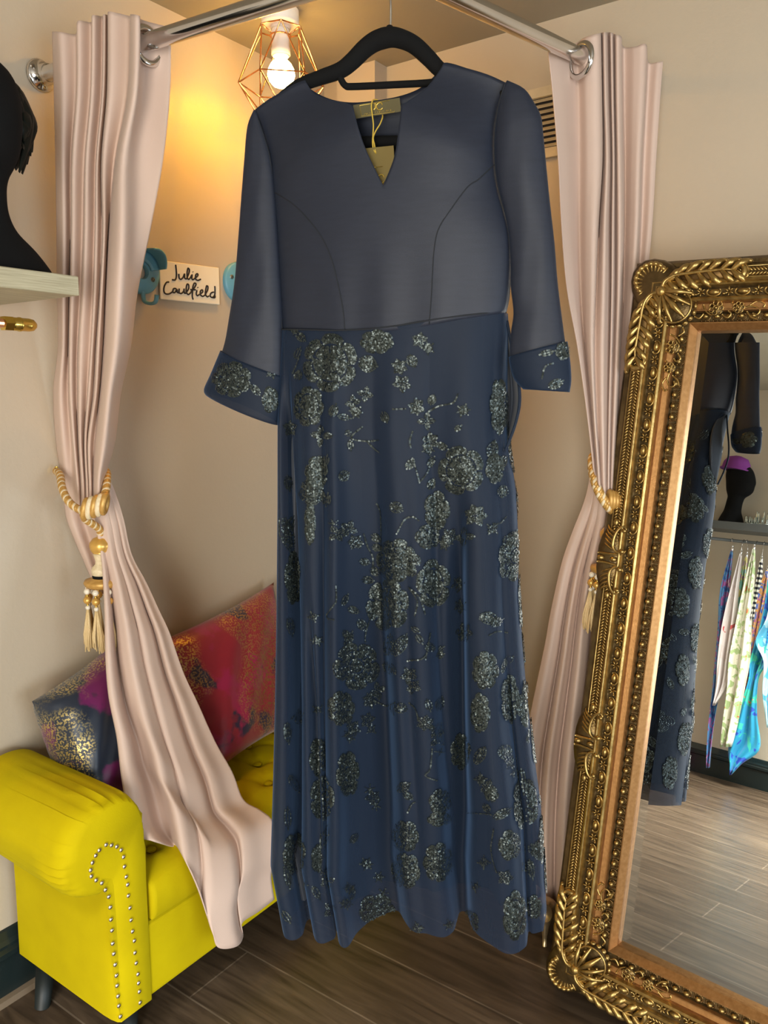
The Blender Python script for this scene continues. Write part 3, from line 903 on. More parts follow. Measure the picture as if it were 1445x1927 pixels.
LNV[:, NX:, 2] = np.max([wbk[:, k_:k_ + NBK] for k_ in range(21)], axis=0) + 0.012
cu = LNV[..., 0].mean(1, keepdims=True)
LNV[..., 0] = cu + (LNV[..., 0] - cu) * (0.985 - 0.055 * sstep(0, .2, np.linspace(0, 1, NR))[:, None])
tt = np.linspace(0, 1, NR)[:, None]
LNV[..., 1] = LNV[..., 1] + 0.045 * tt
L3 = D0 + LNV[..., :1] * DU + LNV[..., 1:2] * ZZ + LNV[..., 2:3] * DN
mesh('lining', L3.reshape(-1, 3), [tuple(reversed(f)) for f in grid_faces(NR, NA, False, True)], M['navy_in'], dress)
# side opening on the right hip
G = coons([(946, 600), (954, 604)], [(944, 842), (950, 850)], [(946, 600), (943, 720), (944, 842)], [(954, 604), (964, 660), (974, 708), (978, 755), (969, 800), (950, 850)], 40, 16)
sg = np.linspace(0, 1, 16)[None, :]; tg = np.linspace(0, 1, 40)[:, None]
wg = -0.012 - 0.055 * np.sin(pi * np.minimum(1, sg * 0.85)) * np.sin(pi * tg) ** .6
P = np.array([[DP(g[0], g[1], w) for g, w in zip(r, rw)] for r, rw in zip(G, wg)])
solid(mesh('side_opening', P.reshape(-1, 3), grid_faces(40, 16), M['navy_in'], dress), 0.002)
edge = catmull([DP(x, y, -0.010) for x, y in [(954, 604), (964, 660), (974, 708), (978, 755), (969, 800), (950, 850)]], 8)
mesh('opening_binding', *tube(edge, 0.0024, 8), M['chiffon'], dress)

# seams
bvh_b = BVHTree.FromPolygons([Vector(v) for v in np.concatenate([VL.reshape(-1, 3), VR.reshape(-1, 3)])],
                             grid_faces(NB, MB_) + [tuple(i + NB * MB_ for i in f) for f in grid_faces(NB, MB_)])
VF = W3[:, :NX]
allF = VF.reshape(-1, 3)
bvh_s = BVHTree.FromPolygons([Vector(v) for v in W3.reshape(-1, 3)], grid_faces(NR, NA, False, True))


def cast(bv, px, py):
    d = Vector(ray(px, py)); h = bv.ray_cast(Vector(CAM), d)
    if h[0] is None: return None
    n = h[1]
    if n.dot(d) > 0: n = -n
    return np.array(h[0]), np.array(n)


def seam(pts, r, name, lift=0.0004):
    P = resample(np.array(pts, float), 60, True); out = []
    for x, y in P:
        h = cast(bvh_b, x, y)
        if h: out.append(h[0] + h[1] * (lift + 0.0004))
    mesh(name, *tube(out, r, 6), M['thread'], dress)


seam([(514, 360), (553, 385), (586, 419), (609, 452), (626, 492), (639, 545), (647, 590), (649, 622)], 0.0009, 'princess_seam')
seam([(929, 310), (900, 338), (880, 352), (848, 395), (825, 432), (817, 472), (814, 518), (812, 560), (808, 610)], 0.0009, 'princess_seam')
wl3 = [dw(*(SK[0, i] + [0, 0, 0.0012])) for i in range(0, NX, 3)]
mesh('waist_seam', *tube(wl3, 0.0013, 6), M['thread'], dress)
for pts in ([(484, 222), (496, 256), (508, 299), (513, 349), (518, 415), (523, 498), (528, 581), (531, 621)], [(950, 158), (939, 195), (931, 250), (931, 305), (937, 352), (950, 399)]):
    P = resample(np.array(pts, float), 40, True)
    sg_w = np.linspace(0.03, 0.034, 40)
    mesh('armhole_seam', *tube([DP(x, y, 0.014) for x, y in P], 0.0011, 6), M['thread'], dress)

# ---- sequins
hexv = np.array([[cos(k * pi / 3), sin(k * pi / 3), 0] for k in range(6)])


def sequin_mesh(name, hits, parent, r=0.00155, tilt=0.22, lean=None):
    if len(hits) < 3: return None
    P = np.array([h[0] for h in hits]); Nn = np.array([h[1] for h in hits]); k = len(P)
    Nn = Nn + rng.normal(size=(k, 3)) * tilt
    if lean is not None: Nn = Nn + DU * lean[:, :1] - ZZ * lean[:, 1:]
    Nn /= np.linalg.norm(Nn, axis=1, keepdims=True)
    hx = np.where(np.abs(Nn[:, 2:3]) > 0.9, np.array([[1., 0, 0]]), np.array([[0, 0, 1.]]))
    A = np.cross(hx, Nn); A /= np.linalg.norm(A, axis=1, keepdims=True); Bv = np.cross(Nn, A)
    rad = r * rng.uniform(.75, 1.15, size=(k, 1))
    c = P + np.array([h[1] for h in hits]) * (0.0018 + rng.uniform(0, .0012, size=(k, 1)))
    ths = np.arange(6) * pi / 3
    V = c[:, None] + rad[:, None] * (A[:, None] * np.cos(ths)[None, :, None] + Bv[:, None] * np.sin(ths)[None, :, None])
    F = [tuple(range(i * 6, i * 6 + 6)) for i in range(k)]
    return mesh(name, V.reshape(-1, 3), F, M['sequin'], parent, smooth=False)


def caster_front(bv):
    return lambda x, y: cast(bv, x, y)


def caster_back(x, y):
    """local millimetre frame on the back of the skirt"""
    o = Vector(D0 + DU * x / 1000 + ZZ * y / 1000 - DN * 1.0)
    h = bvh_s.ray_cast(o, Vector(DN))
    if h[0] is None: return None
    n = h[1]
    if n.dot(Vector(DN)) > 0: n = -n
    return np.array(h[0]), np.array(n)


def rose_pts(cx, cy, rx, ry, step=2.6):
    """rows of sequins along overlapping petals; each petal rolls so its rim catches the light"""
    pts = []; lob = random.randint(5, 7); ph = random.uniform(0, 6.28)
    nr = max(3, int(max(rx, ry) / step))
    for i in range(nr + 1):
        f = i / nr
        cnt = max(1, int(2 * pi * f * max(rx, ry) / step))
        layer = 0 if f > .66 else (1 if f > .33 else 2)
        fl = (f - (.66, .33, 0)[layer]) / .335
        for j in range(cnt):
            th = 2 * pi * j / cnt + i * .5
            lo2 = (lob, 5, 3)[layer]
            pet = abs(sin(lo2 * th / 2 + ph + layer * 1.1))
            edge = 1 - 0.20 * (1 - pet) ** 2 * f
            if layer < 2 and pet < .13 and fl > .15: continue            # slit between two petals
            if layer > 0 and fl > .93 and pet > .3: continue                # step between two layers
            roll = (0.55 * (fl - .45)) + .25 * (pet - .6)
            pts.append((cx + rx * f * edge * cos(th) + random.gauss(0, .2), cy + ry * f * edge * sin(th) + random.gauss(0, .2), roll * cos(th), roll * sin(th)))
    return pts


def leaf_pts(cx, cy, ln, wd, ang, step=2.5):
    pts = []; a = radians(ang)
    for i in range(int(ln / step) + 1):
        f = i / max(1, int(ln / step)); hw = wd / 2 * sin(pi * (0.08 + .92 * f)) ** .8
        k = max(0, int(hw / step))
        for j in range(-k, k + 1):
            x = (f - .5) * ln; y = j * step * (hw / (k * step + 1e-6) if k else 0)
            if k >= 3 and abs(j) == k - 1 and i % 2: continue
            pts.append((cx + x * cos(a) - y * sin(a), cy + x * sin(a) + y * cos(a)))
    return pts


def stem_pts(P, step=2.6):
    P = catmull(np.array(P, float), 6) if len(P) > 2 else np.array(P, float)
    L = np.sum(np.linalg.norm(np.diff(P, axis=0), axis=1))
    q = resample(P, max(3, int(L / step)))
    return [tuple(a) for a in q]


def blossom_pts(cx, cy, r):
    pts = []; k = random.randint(4, 6); p0 = random.uniform(0, 6.28)
    for i in range(k):
        th = p0 + i * 2 * pi / k + random.uniform(-.2, .2)
        pts += leaf_pts(cx + r * .6 * cos(th), cy + r * .6 * sin(th), r * .85, r * .55, math.degrees(th), 2.4)
    return pts


def put(name, pts, caster, parent, **k):
    hs = [(caster(p[0], p[1]), p) for p in pts]
    hs = [(h, p) for h, p in hs if h]
    lean = np.array([p[2:4] for h, p in hs]) if hs and len(hs[0][1]) == 4 else None
    return sequin_mesh(name, [h for h, p in hs], parent, lean=lean, **k)


cf = caster_front(bvh_s)
roses = [(622, 683, 51, 54), (582, 765, 28, 37), (710, 643, 31, 22), (938, 765, 17, 52), (868, 885, 42, 45), (930, 882, 16, 28), (597, 890, 21, 32), (588, 926, 24, 24),
         (822, 960, 24, 36), (805, 1010, 23, 22), (746, 1054, 37, 40), (729, 1138, 41, 48), (815, 1098, 31, 45), (670, 1253, 43, 44), (641, 1333, 24, 32),
         (597, 1425, 16, 36), (653, 1456, 21, 42), (606, 1502, 23, 42), (551, 1088, 16, 50), (554, 1607, 22, 40), (596, 1615, 11, 26), (708, 1712, 34, 30),
         (763, 1573, 25, 29), (764, 1638, 27, 33), (827, 1509, 19, 24), (826, 1541, 21, 13), (824, 1622, 26, 36), (913, 1261, 23, 35), (904, 1341, 17, 37),
         (958, 1316, 17, 46), (867, 1414, 20, 34), (958, 1590, 19, 28), (968, 1722, 21, 46), (885, 1737, 17, 24), (1004, 1706, 13, 22), (925, 1494, 12, 14), (584, 985, 9, 40)]
for r in roses: put('sequin_rose', rose_pts(*r), cf, skirt)
leaves = [(568, 635, 22, 13, 40), (562, 664, 24, 10, -65), (563, 706, 20, 14, -70), (694, 685, 36, 30, 15), (628, 772, 26, 13, -70), (648, 785, 26, 10, 10), (660, 838, 20, 10, 85),
          (655, 815, 12, 10, -20), (614, 867, 24, 12, -70), (647, 895, 22, 18, -30), (617, 940, 26, 13, -80), (725, 785, 22, 14, 65), (776, 680, 24, 18, 60), (747, 955, 24, 20, 30),
          (814, 752, 20, 13, -70), (834, 840, 24, 12, 25), (772, 873, 22, 13, -55), (812, 868, 24, 11, -55), (812, 910, 22, 14, -60), (863, 805, 16, 8, -40), (926, 845, 34, 20, -75), (942, 870, 30, 18, -50),
          (708, 1012, 22, 14, 30), (710, 1030, 20, 12, 10), (686, 1057, 20, 12, 8), (692, 1091, 22, 13, 5), (705, 1075, 18, 14, 50), (648, 1128, 24, 9, -60), (664, 1148, 22, 12, 20), (680, 1176, 24, 15, 60),
          (655, 1202, 32, 14, -65), (733, 1212, 40, 18, -80), (754, 1212, 46, 20, -60), (735, 1258, 30, 18, 40), (650, 1195, 20, 12, 60), (783, 1053, 22, 14, 60), (776, 1075, 20, 14, -60), (783, 1185, 16, 8, 35), (790, 1203, 20, 9, 60), (808, 1218, 20, 15, 25), (830, 1220, 16, 9, -35), (828, 1232, 18, 12, -20),
          (806, 1327, 24, 10, 75), (826, 1323, 28, 15, -70), (741, 1335, 20, 9, 80), (755, 1332, 22, 18, 10), (540, 1010, 70, 22, 75), (546, 985, 30, 14, -70), (541, 910, 30, 14, 80), (545, 1180, 36, 12, 80),
          (920, 1163, 34, 22, 10), (935, 1170, 26, 13, -30), (905, 1420, 36, 18, -60), (950, 1415, 26, 26, 20), (760, 1480, 26, 16, -35), (768, 1497, 20, 12, 40), (665, 1577, 22, 12, -50), (945, 1530, 36, 14, -30), (917, 1520, 18, 12, 60), (612, 1575, 44, 16, -75),
          (594, 1680, 28, 10, 60), (661, 1680, 26, 10, -80), (540, 1380, 40, 12, 85), (552, 1475, 36, 14, 60), (540, 1540, 44, 10, 88), (540, 1650, 50, 10, 80), (540, 1725, 26, 10, 60), (945, 925, 20, 22, 20), (983, 1470, 50, 9, 84), (999, 1635, 40, 9, 82), (1002, 1600, 26, 12, 70)]
for l in leaves: put('sequin_leaf', leaf_pts(*l), cf, skirt)
stems = [[(566, 668), (558, 690), (552, 702)], [(682, 803), (661, 824), (690, 830), (713, 828)], [(692, 832), (700, 840), (714, 851)], [(740, 770), (763, 769)], [(806, 775), (826, 764), (853, 758), (862, 742)],
         [(776, 812), (771, 830), (773, 842)], [(789, 908), (783, 885), (776, 862)], [(789, 908), (803, 890), (808, 872)], [(710, 948), (717, 963), (719, 1000), (718, 1033)], [(684, 1005), (691, 1028), (701, 1049), (700, 1080)],
         [(631, 1103), (631, 1132), (616, 1160), (628, 1166)], [(696, 1162), (687, 1190), (686, 1207)], [(747, 1004), (760, 979), (776, 972), (787, 979)], [(770, 1105), (785, 1130), (781, 1158)], [(772, 1106), (789, 1124), (799, 1155)],
         [(767, 1243), (792, 1240), (800, 1232)], [(771, 1322), (783, 1334), (788, 1356)], [(812, 1409), (809, 1446), (801, 1459), (820, 1468)], [(767, 1528), (773, 1514), (780, 1509)], [(702, 1318), (728, 1328), (745, 1322)],
         [(800, 1240), (803, 1222), (808, 1192)], [(927, 985), (940, 984), (952, 972)], [(920, 1195), (935, 1188), (955, 1190)], [(880, 1530), (905, 1530), (925, 1532)], [(930, 1560), (925, 1600), (935, 1640)]]
for st in stems: put('sequin_stem', stem_pts(st), cf, skirt, r=0.0017)
blos = [(556, 622, 10), (752, 690, 14), (757, 722, 16), (665, 758, 14), (688, 742, 14), (606, 820, 20), (670, 775, 12), (790, 640, 14), (806, 655, 12), (546, 806, 15), (784, 765, 15), (872, 772, 12), (803, 792, 16), (810, 830, 16), (806, 845, 12),
        (633, 1004, 15), (628, 985, 8), (655, 995, 16), (668, 1020, 14), (895, 970, 20), (875, 1010, 18), (925, 995, 12), (846, 1008, 14), (838, 1022, 12), (872, 1190, 18), (866, 1140, 14), (862, 1100, 14), (560, 1350, 14), (663, 1370, 14), (655, 1385, 12), (690, 1355, 14), (697, 1372, 10),
        (710, 1300, 16), (695, 1318, 14), (770, 1270, 16), (778, 1292, 14), (800, 1360, 14), (820, 1372, 14), (822, 1392, 14), (826, 1415, 9), (700, 1500, 14), (694, 1485, 9), (706, 1515, 9), (617, 1660, 14), (612, 1640, 10), (570, 1665, 10), (688, 1625, 12), (712, 1650, 10), (655, 1672, 12), (650, 1700, 12),
        (918, 1480, 14), (905, 1465, 12), (960, 1435, 14), (970, 1455, 12), (895, 1668, 10), (950, 1650, 14), (912, 1622, 12), (992, 1630, 13), (620, 1712, 14), (720, 1680, 9), (786, 1745, 12), (845, 1740, 10), (596, 1335, 10), (596, 1205, 10), (590, 1160, 10)]
for bb in blos: put('sequin_blossom', blossom_pts(*bb), cf, skirt)
bvh_c = []
for c_, L_ in ((cl, 'l'), (cr, 'r')):
    Vw = [Vector(v.co) + Vector(org(c_)) for v in c_.data.vertices]
    bvh_c.append(BVHTree.FromPolygons(Vw, [tuple(p.vertices) for p in c_.data.polygons]))
put('sequin_rose', rose_pts(437, 714, 36, 33), caster_front(bvh_c[0]), cl)
put('sequin_rose', rose_pts(508, 752, 14, 24), caster_front(bvh_c[0]), cl)
put('sequin_leaf', leaf_pts(482, 735, 26, 12, 50), caster_front(bvh_c[0]), cl)
put('sequin_blossom', blossom_pts(512, 700, 12), caster_front(bvh_c[0]), cl)
put('sequin_rose', rose_pts(1058, 661, 12, 16), caster_front(bvh_c[1]), cr)
put('sequin_leaf', leaf_pts(1030, 664, 30, 9, -15), caster_front(bvh_c[1]), cr)
put('sequin_leaf', leaf_pts(1046, 722, 30, 15, -25), caster_front(bvh_c[1]), cr)
put('sequin_stem', stem_pts([(1020, 712), (1026, 690), (1040, 684)]), caster_front(bvh_c[1]), cr)


def cuff_back(bv):
    def f(x, y):
        o = Vector(DP(x, y, -1.0)) if False else Vector(DP(x, y, 0.012) - DN * 0.4)
        h = bv.ray_cast(o, Vector(DN))
        if h[0] is None: return None
        n_ = h[1]
        if n_.dot(Vector(DN)) > 0: n_ = -n_
        return np.array(h[0]), np.array(n_)
    return f


put('sequin_rose', rose_pts(1040, 695, 26, 28), cuff_back(bvh_c[1]), cr)
put('sequin_leaf', leaf_pts(995, 700, 34, 16, 30), cuff_back(bvh_c[1]), cr)
put('sequin_rose', rose_pts(450, 720, 28, 28), cuff_back(bvh_c[0]), cl)
rb = random.Random(5)
zt, zb = waist[:, 1].mean() * 1000 - 60, (ZH - D0[2]) * 1000 + 40
for i in range(26):
    f = (i + .5) / 26
    y = zt + (zb - zt) * f; hw = 150 + 90 * f
    x = ((i * 0.618 * 2) % 2 - 1) * hw
    put('sequin_rose', rose_pts(x, y, rb.uniform(26, 42), rb.uniform(30, 44)), caster_back, skirt)
for i in range(24):
    f = (i + .3) / 24
    y = zt + (zb - zt) * f; x = ((i * 0.41 * 2 + .5) % 2 - 1) * (160 + 80 * f)
    put('sequin_leaf', leaf_pts(x, y, rb.uniform(24, 40), rb.uniform(12, 20), rb.uniform(0, 180)), caster_back, skirt)
for i in range(24):
    f = (i + .7) / 24
    y = zt + (zb - zt) * f; x = ((i * 0.73 * 2 + .2) % 2 - 1) * (160 + 80 * f)
    put('sequin_blossom', blossom_pts(x, y, rb.uniform(14, 22)), caster_back, skirt)



def caster_side(x, y):
    o = Vector(D0 + DN * x / 1000 + ZZ * y / 1000 + DU * 1.2)
    h = bvh_s.ray_cast(o, Vector(-DU))
    if h[0] is None: return None
    n = h[1]
    if n.dot(Vector(-DU)) > 0: n = -n
    return np.array(h[0]), np.array(n)


for i in range(11):
    f = (i + .5) / 11
    put('sequin_rose', rose_pts(-55 - 60 * f + ((i * .618) % 1 - .5) * 110, zt + (zb - zt) * f, rb.uniform(22, 34), rb.uniform(34, 46)), caster_side, skirt)
for i in range(14):
    f = (i + .1) / 14
    put('sequin_leaf', leaf_pts(-60 - 60 * f + ((i * .37 + .4) % 1 - .5) * 130, zt + (zb - zt) * f, rb.uniform(26, 40), rb.uniform(12, 18), rb.uniform(0, 180)), caster_side, skirt)


# ---- neck label
def quad_slab(name, pts, th, mm, parent=None, nrm=None):
    P = np.array(pts, float); nrm = np.cross(P[1] - P[0], P[3] - P[0]) if nrm is None else nrm
    nrm = nrm / np.linalg.norm(nrm)
    V = np.vstack([P + nrm * th / 2, P - nrm * th / 2])
    F = [(0, 1, 2, 3), (7, 6, 5, 4)] + [(i, i + 4, (i + 1) % 4 + 4, (i + 1) % 4) for i in range(4)]
    return mesh(name, V, F, mm, parent, smooth=False)


LW = 0.006
lab = quad_slab('neck_label', [DP(664.5, 198, LW), DP(752, 184, LW), DP(755, 210, LW), DP(669, 223.5, LW)], 0.001, M['label'], dress, DN)


def c8(x, y): return 620 + .1246 * x, 160 + .1246 * y
def stroke(mbx, pts, r, w, conv, n=6, smooth=True):
    P = np.array([conv(*p) for p in pts], float)
    if smooth and len(P) > 2: P = catmull(P, 6)
    mbx.add(*tube([DP(x, y, w) for x, y in P], r, n))


q = MB(); w = LW + 0.0012
stroke(q, [(480, 470), (455, 310), (905, 230)], 0.00035, w, c8, smooth=False)
stroke(q, [(480, 470), (980, 405), (975, 380)], 0.00035, w, c8, smooth=False)
stroke(q, [(690, 280), (690, 345), (668, 372)], 0.0009, w, c8)
stroke(q, [(672, 282), (706, 276)], 0.0004, w, c8, smooth=False)
stroke(q, [(795, 300), (785, 272), (750, 268), (715, 295), (710, 335), (735, 372), (775, 370), (802, 345)], 0.0008, w, c8)
# the small line of capitals JULIE CAULFIELD as short strokes
GL = {'J': [[(.6, 0), (.6, .8), (.3, 1), (.1, .8)]], 'U': [[(0, 0), (0, .8), (.3, 1), (.6, .8), (.6, 0)]], 'L': [[(0, 0), (0, 1), (.6, 1)]], 'I': [[(.3, 0), (.3, 1)]],
      'E': [[(.6, 0), (0, 0), (0, 1), (.6, 1)], [(0, .5), (.5, .5)]], 'C': [[(.6, .15), (.3, 0), (0, .4), (.1, .9), (.6, .9)]], 'A': [[(0, 1), (.3, 0), (.6, 1)], [(.12, .6), (.48, .6)]],
      'F': [[(.6, 0), (0, 0), (0, 1)], [(0, .5), (.5, .5)]], 'D': [[(0, 0), (0, 1), (.4, .95), (.6, .5), (.4, .05), (0, 0)]]}
for i, ch in enumerate('JULIE CAULFIELD'):
    if ch == ' ': continue
    bx, by = 520 + i * 28.5, 428 - i * 4.0
    for stt in GL[ch]:
        stroke(q, [(bx + p[0] * 19, by + p[1] * 20) for p in stt], 0.00022, w, c8, 5, smooth=False)
q.build('gold_lettering', M['foil'], lab)

# ------------------------------------------------------------------ hanger
hanger = empty('clothes_hanger', DP(735, 75))
tag(hanger, 'black velvet clothes hanger holding the navy dress', 'clothes hanger')
arm = catmull([DP(x, y, -0.004) for x, y in [(492, 214), (525, 190), (560, 163), (600, 147), (639, 133), (662, 116), (686, 92), (708, 77), (734, 70), (757, 74), (781, 86), (806, 109), (830, 133), (865, 151), (905, 163), (945, 178)]], 6)
V, F = tube(arm, 0.0125, 14, hint=DN, flat=1.0)
mesh('hanger_arms', *tube(arm, np.interp(np.linspace(0, 1, len(arm)), [0, .3, .5, .7, 1], [.008, .0125, .0148, .0125, .008]), 14, hint=DN, flat=1.0), M['velvet'], hanger)
barp = catmull([DP(x, y, -0.004) for x, y in [(637, 136), (642, 150), (650, 161), (664, 163), (740, 159.5), (815, 155), (838, 146), (842, 134)]], 6)
mesh('strap_bar', *tube(barp, 0.0052, 10), M['velvet'], hanger)
barp = [DP(x, y, -0.012) for x, y in [(493, 216), (520, 262), (620, 269), (720, 267), (880, 262), (930, 222), (943, 180)]]
mesh('trouser_bar', *tube(catmull(barp, 6), 0.0092, 10), M['velvet'], hanger)
# hook over the rail bend
hk = [DP(733, 66, -0.004), DP(735, 40, -0.002), DP(735, 6, 0.0)]
pr = np.array(path); top = hk[-1]
near = pr[np.argmin(np.linalg.norm(pr[:, :2] - top[:2], axis=1))]
side = np.array([0.6, -0.75, 0]); side /= np.linalg.norm(side)
ctr = near.copy()
loop = [ctr + 0.0182 * (side * cos(a_) + ZZ * sin(a_)) for a_ in np.linspace(-0.5, pi + 0.9, 16)]
if np.linalg.norm(loop[-1] - top) < np.linalg.norm(loop[0] - top): loop = loop[::-1]
hk += loop
mesh('hook', *tube(catmull(hk, 5), 0.0017, 8), M['chrome'], hanger)
mesh('hook_socket', *lathe([(.0075, 0), (.007, .008), (.0045, .013), (.0025, .014)], DP(733, 66, -0.004), (0, 0, 1), 16), M['velvet'], hanger)

# ------------------------------------------------------------------ swing tag
swing = empty('swing_tag', DP(712, 300, 0.020))
tag(swing, 'bronze card swing tag on gold cord inside the dress neckline', 'tag')
TW = 0.026
card = quad_slab('card', [DP(671, 281, TW), DP(740.5, 274, TW), DP(748, 385, TW), DP(680, 391, TW)], 0.0012, M['tagcard'], swing, DN)
q = MB(); w = TW + 0.0016
stroke(q, [(610, 1250), (805, 1230)], 0.00045, w, c8, smooth=False)
stroke(q, [(822, 1395), (805, 1362), (770, 1355), (730, 1385), (718, 1430), (740, 1475), (785, 1485), (820, 1460)], 0.0011, w, c8)
stroke(q, [(694, 1362), (694, 1440), (670, 1490)], 0.0011, w, c8)
q.build('gold_lettering', M['foil'], card)
q = MB()
for pts in ([(720, 222), (660, 226), (640, 262), (632, 330), (645, 450), (662, 600), (656, 750), (650, 850), (660, 960), (700, 1035)],
            [(800, 440), (800, 490), (762, 590), (695, 700), (660, 800), (678, 900), (700, 1035)]):
    P = catmull(np.array([c8(*p) for p in pts]), 6)
    wv = np.interp(np.linspace(0, 1, len(P)), [0, .15, .7, 1], [0.0, 0.012, 0.022, TW + .001])
    q.add(*tube([DP(x, y, ww_) for (x, y), ww_ in zip(P, wv)], 0.0011, 8))
q.build('cord', M['goldcord'], swing)

# ------------------------------------------------------------------ name card and wall hooks
def c2b(x, y): return 240 + .1661 * x, 440 + .1661 * y
sign = quad_slab('name_card', [PX(*c2b(350, 296), .006), PX(*c2b(1030, 385), .006), PX(*c2b(1041, 807), .006), PX(*c2b(370, 742), .006)], 0.006, M['card'], None, np.array([1., 0, 0]))
bev(sign, 0.0025, 3)
tag(sign, 'cream name card with black handwriting, between the blue hooks', 'sign')
words = [
    [(545, 350), (552, 420), (553, 480), (540, 520), (505, 520)], [(580, 455), (585, 500), (605, 515), (630, 490), (645, 455), (648, 500), (665, 512)],
    [(665, 512), (690, 460), (700, 410), (685, 390), (675, 430), (675, 490), (690, 515), (710, 500)], [(710, 500), (730, 465), (728, 505), (740, 520), (760, 505)], [(739, 428), (741, 434)],
    [(760, 505), (795, 475), (792, 452), (772, 465), (770, 510), (795, 527), (828, 515)],
    [(468, 546), (440, 552), (415, 600), (412, 650), (430, 678), (470, 680), (510, 655)], [(548, 620), (522, 622), (512, 658), (535, 665), (560, 630), (562, 660), (580, 670)],
    [(585, 622), (585, 665), (610, 675), (635, 650), (640, 622), (642, 665), (655, 675)], [(655, 675), (690, 625), (692, 580), (675, 570), (665, 610), (665, 660), (685, 687), (705, 675)],
    [(705, 678), (760, 605), (775, 568), (755, 560), (740, 600), (735, 660), (733, 710), (742, 745)], [(712, 632), (770, 634)], [(785, 640), (778, 680), (790, 700), (812, 688)], [(794, 604), (796, 612)],
    [(812, 688), (850, 660), (845, 635), (825, 650), (825, 690), (850, 708), (875, 695)], [(875, 695), (905, 640), (910, 600), (895, 590), (885, 630), (880, 680), (900, 712), (920, 705)],
    [(975, 660), (945, 672), (935, 705), (960, 720), (985, 695), (990, 650), (988, 592)], [(986, 690), (990, 722), (960, 722)]]
q = MB()
for st in words:
    P = np.array([c2b(*p) for p in st], float)
    if len(P) > 2: P = catmull(P, 6)
    q.add(*tube([PX(x, y, 0.0098) for x, y in P], 0.0021, 8, hint=np.array([1., 0, 0]), flat=1.0))
q.build('handwriting', M['ink'], sign)


def wall_hook(cx, cy, rpx, label):
    c = PX(cx, cy, 0.0); e = PX(cx, cy - rpx, 0.0); R = abs(e[2] - c[2])
    root = empty('coat_hook', c)
    tag(root, label, 'coat hook', 'blue coat hooks either side of the name card')
    X = np.array([1., 0, 0]); Y = np.array([0, 1., 0])
    # round plate with an oval hole
    K = 40; V = []
    for rr, h in ((R, 0.001), (R, 0.010), (R * .93, 0.014), (R * .34, 0.014), (R * .30, 0.010), (R * .30, 0.001)):
        for j in range(K):
            th = 2 * pi * j / K
            V.append(c + X * h + rr * (Y * cos(th) * (1.0) + ZZ * sin(th)))
    mesh('back_plate', V, grid_faces(6, K, True, True), M['blue'], root, auto=50)
    # hood: half dome shelf standing off the plate
    V = []; n1, n2 = 20, 10
    for i in range(n1):
        a_ = pi * (0.06 + 0.5 * i / (n1 - 1))
        for j in range(n2):
            f = j / (n2 - 1)
            rad = R * (1.0 - 0.10 * f)
            V.append(c + X * (0.010 + 0.062 * f * (0.45 + .55 * sin(a_))) + rad * (Y * cos(a_) + ZZ * sin(a_)))
    solid(mesh('hood', V, grid_faces(n1, n2), M['blue'], root), 0.004)
    V = []
    for i in range(n1):
        a_ = pi * (0.06 + 0.5 * i / (n1 - 1)); f = i / (n1 - 1)
        for j in range(4):
            g = j / 3
            V.append(c + X * 0.0165 + (R * (.45 + .53 * g)) * (Y * cos(a_) + ZZ * sin(a_)))
    solid(mesh('plate_inlay', V, grid_faces(n1, 4), M['blue'], root), 0.002)
    hp = [c + X * .012 - ZZ * R * .85, c + X * .012 - ZZ * R * 1.15, c + X * .018 - ZZ * R * 1.36, c + X * .040 - ZZ * R * 1.46, c + X * .058 - ZZ * R * 1.40, c + X * .064 - ZZ * R * 1.10]
    mesh('prong', *tube(catmull(hp, 5), 0.0062, 12, flat=.7), M['blue'], root)
    for dy, dz in ((.55, -.30), (-.6, .2)):
        mesh('screw', *lathe([(.006, 0), (.006, .002), (.003, .004)], c + X * .0138 + Y * R * dy + ZZ * R * dz, X, 14), M['steel'], root)


wall_hook(262, 512, 42, 'blue enamel wall hook partly behind the left curtain')
wall_hook(446, 532, 38, 'blue enamel wall hook partly behind the dress sleeve')

# ------------------------------------------------------------------ air vent on the back wall
v0, v1 = PY(985, 176, 0.0), PY(1092, 290, 0.0)
vx0, vx1 = v0[0], v1[0]; vz1 = PY(1018, 168, 0)[2]; vz0 = PY(1036, 298, 0)[2]
vent = empty('air_vent', ((vx0 + vx1) / 2, -0.001, vz0))
tag(vent, 'cream louvred air vent on the back wall behind the right curtain', 'air vent')
q = MB(); fr_ = 0.024
for b_ in ((vx0, vx1, -.014, -.001, vz1 - fr_, vz1), (vx0, vx1, -.014, -.001, vz0, vz0 + fr_), (vx0, vx0 + fr_, -.014, -.001, vz0 + fr_, vz1 - fr_), (vx1 - fr_, vx1, -.014, -.001, vz0 + fr_, vz1 - fr_)):
    q.add(*box(*b_))
q.build('vent_frame', M['vent'], vent, smooth=False)
mesh('vent_back', *box(vx0 + fr_, vx1 - fr_, -.003, -.001, vz0 + fr_, vz1 - fr_), M['dark'], vent, smooth=False)
ns = 9
for k in range(ns):
    z = vz0 + fr_ + (vz1 - vz0 - 2 * fr_) * (k + .5) / ns; hh = (vz1 - vz0 - 2 * fr_) / ns * .38
    V = [(x, y, zz) for x in (vx0 + fr_, vx1 - fr_) for y, zz in ((-.004, z + hh), (-.0145, z - hh * .8), (-.0125, z - hh), (-.002, z + hh * .8))]
    mesh('louvre', V, [(0, 1, 5, 4), (1, 2, 6, 5), (2, 3, 7, 6), (3, 0, 4, 7), (0, 3, 2, 1), (4, 5, 6, 7)], M['vent'], vent, smooth=False)

# ------------------------------------------------------------------ bench
BX = 0.40
bench = empty('storage_bench', (0.22, -0.62, 0))
tag(bench, 'yellow velvet rolled-arm storage bench with nailhead trim along the left wall', 'bench')
Y0, Y1 = -1.185, -0.02
ZB = 0.112


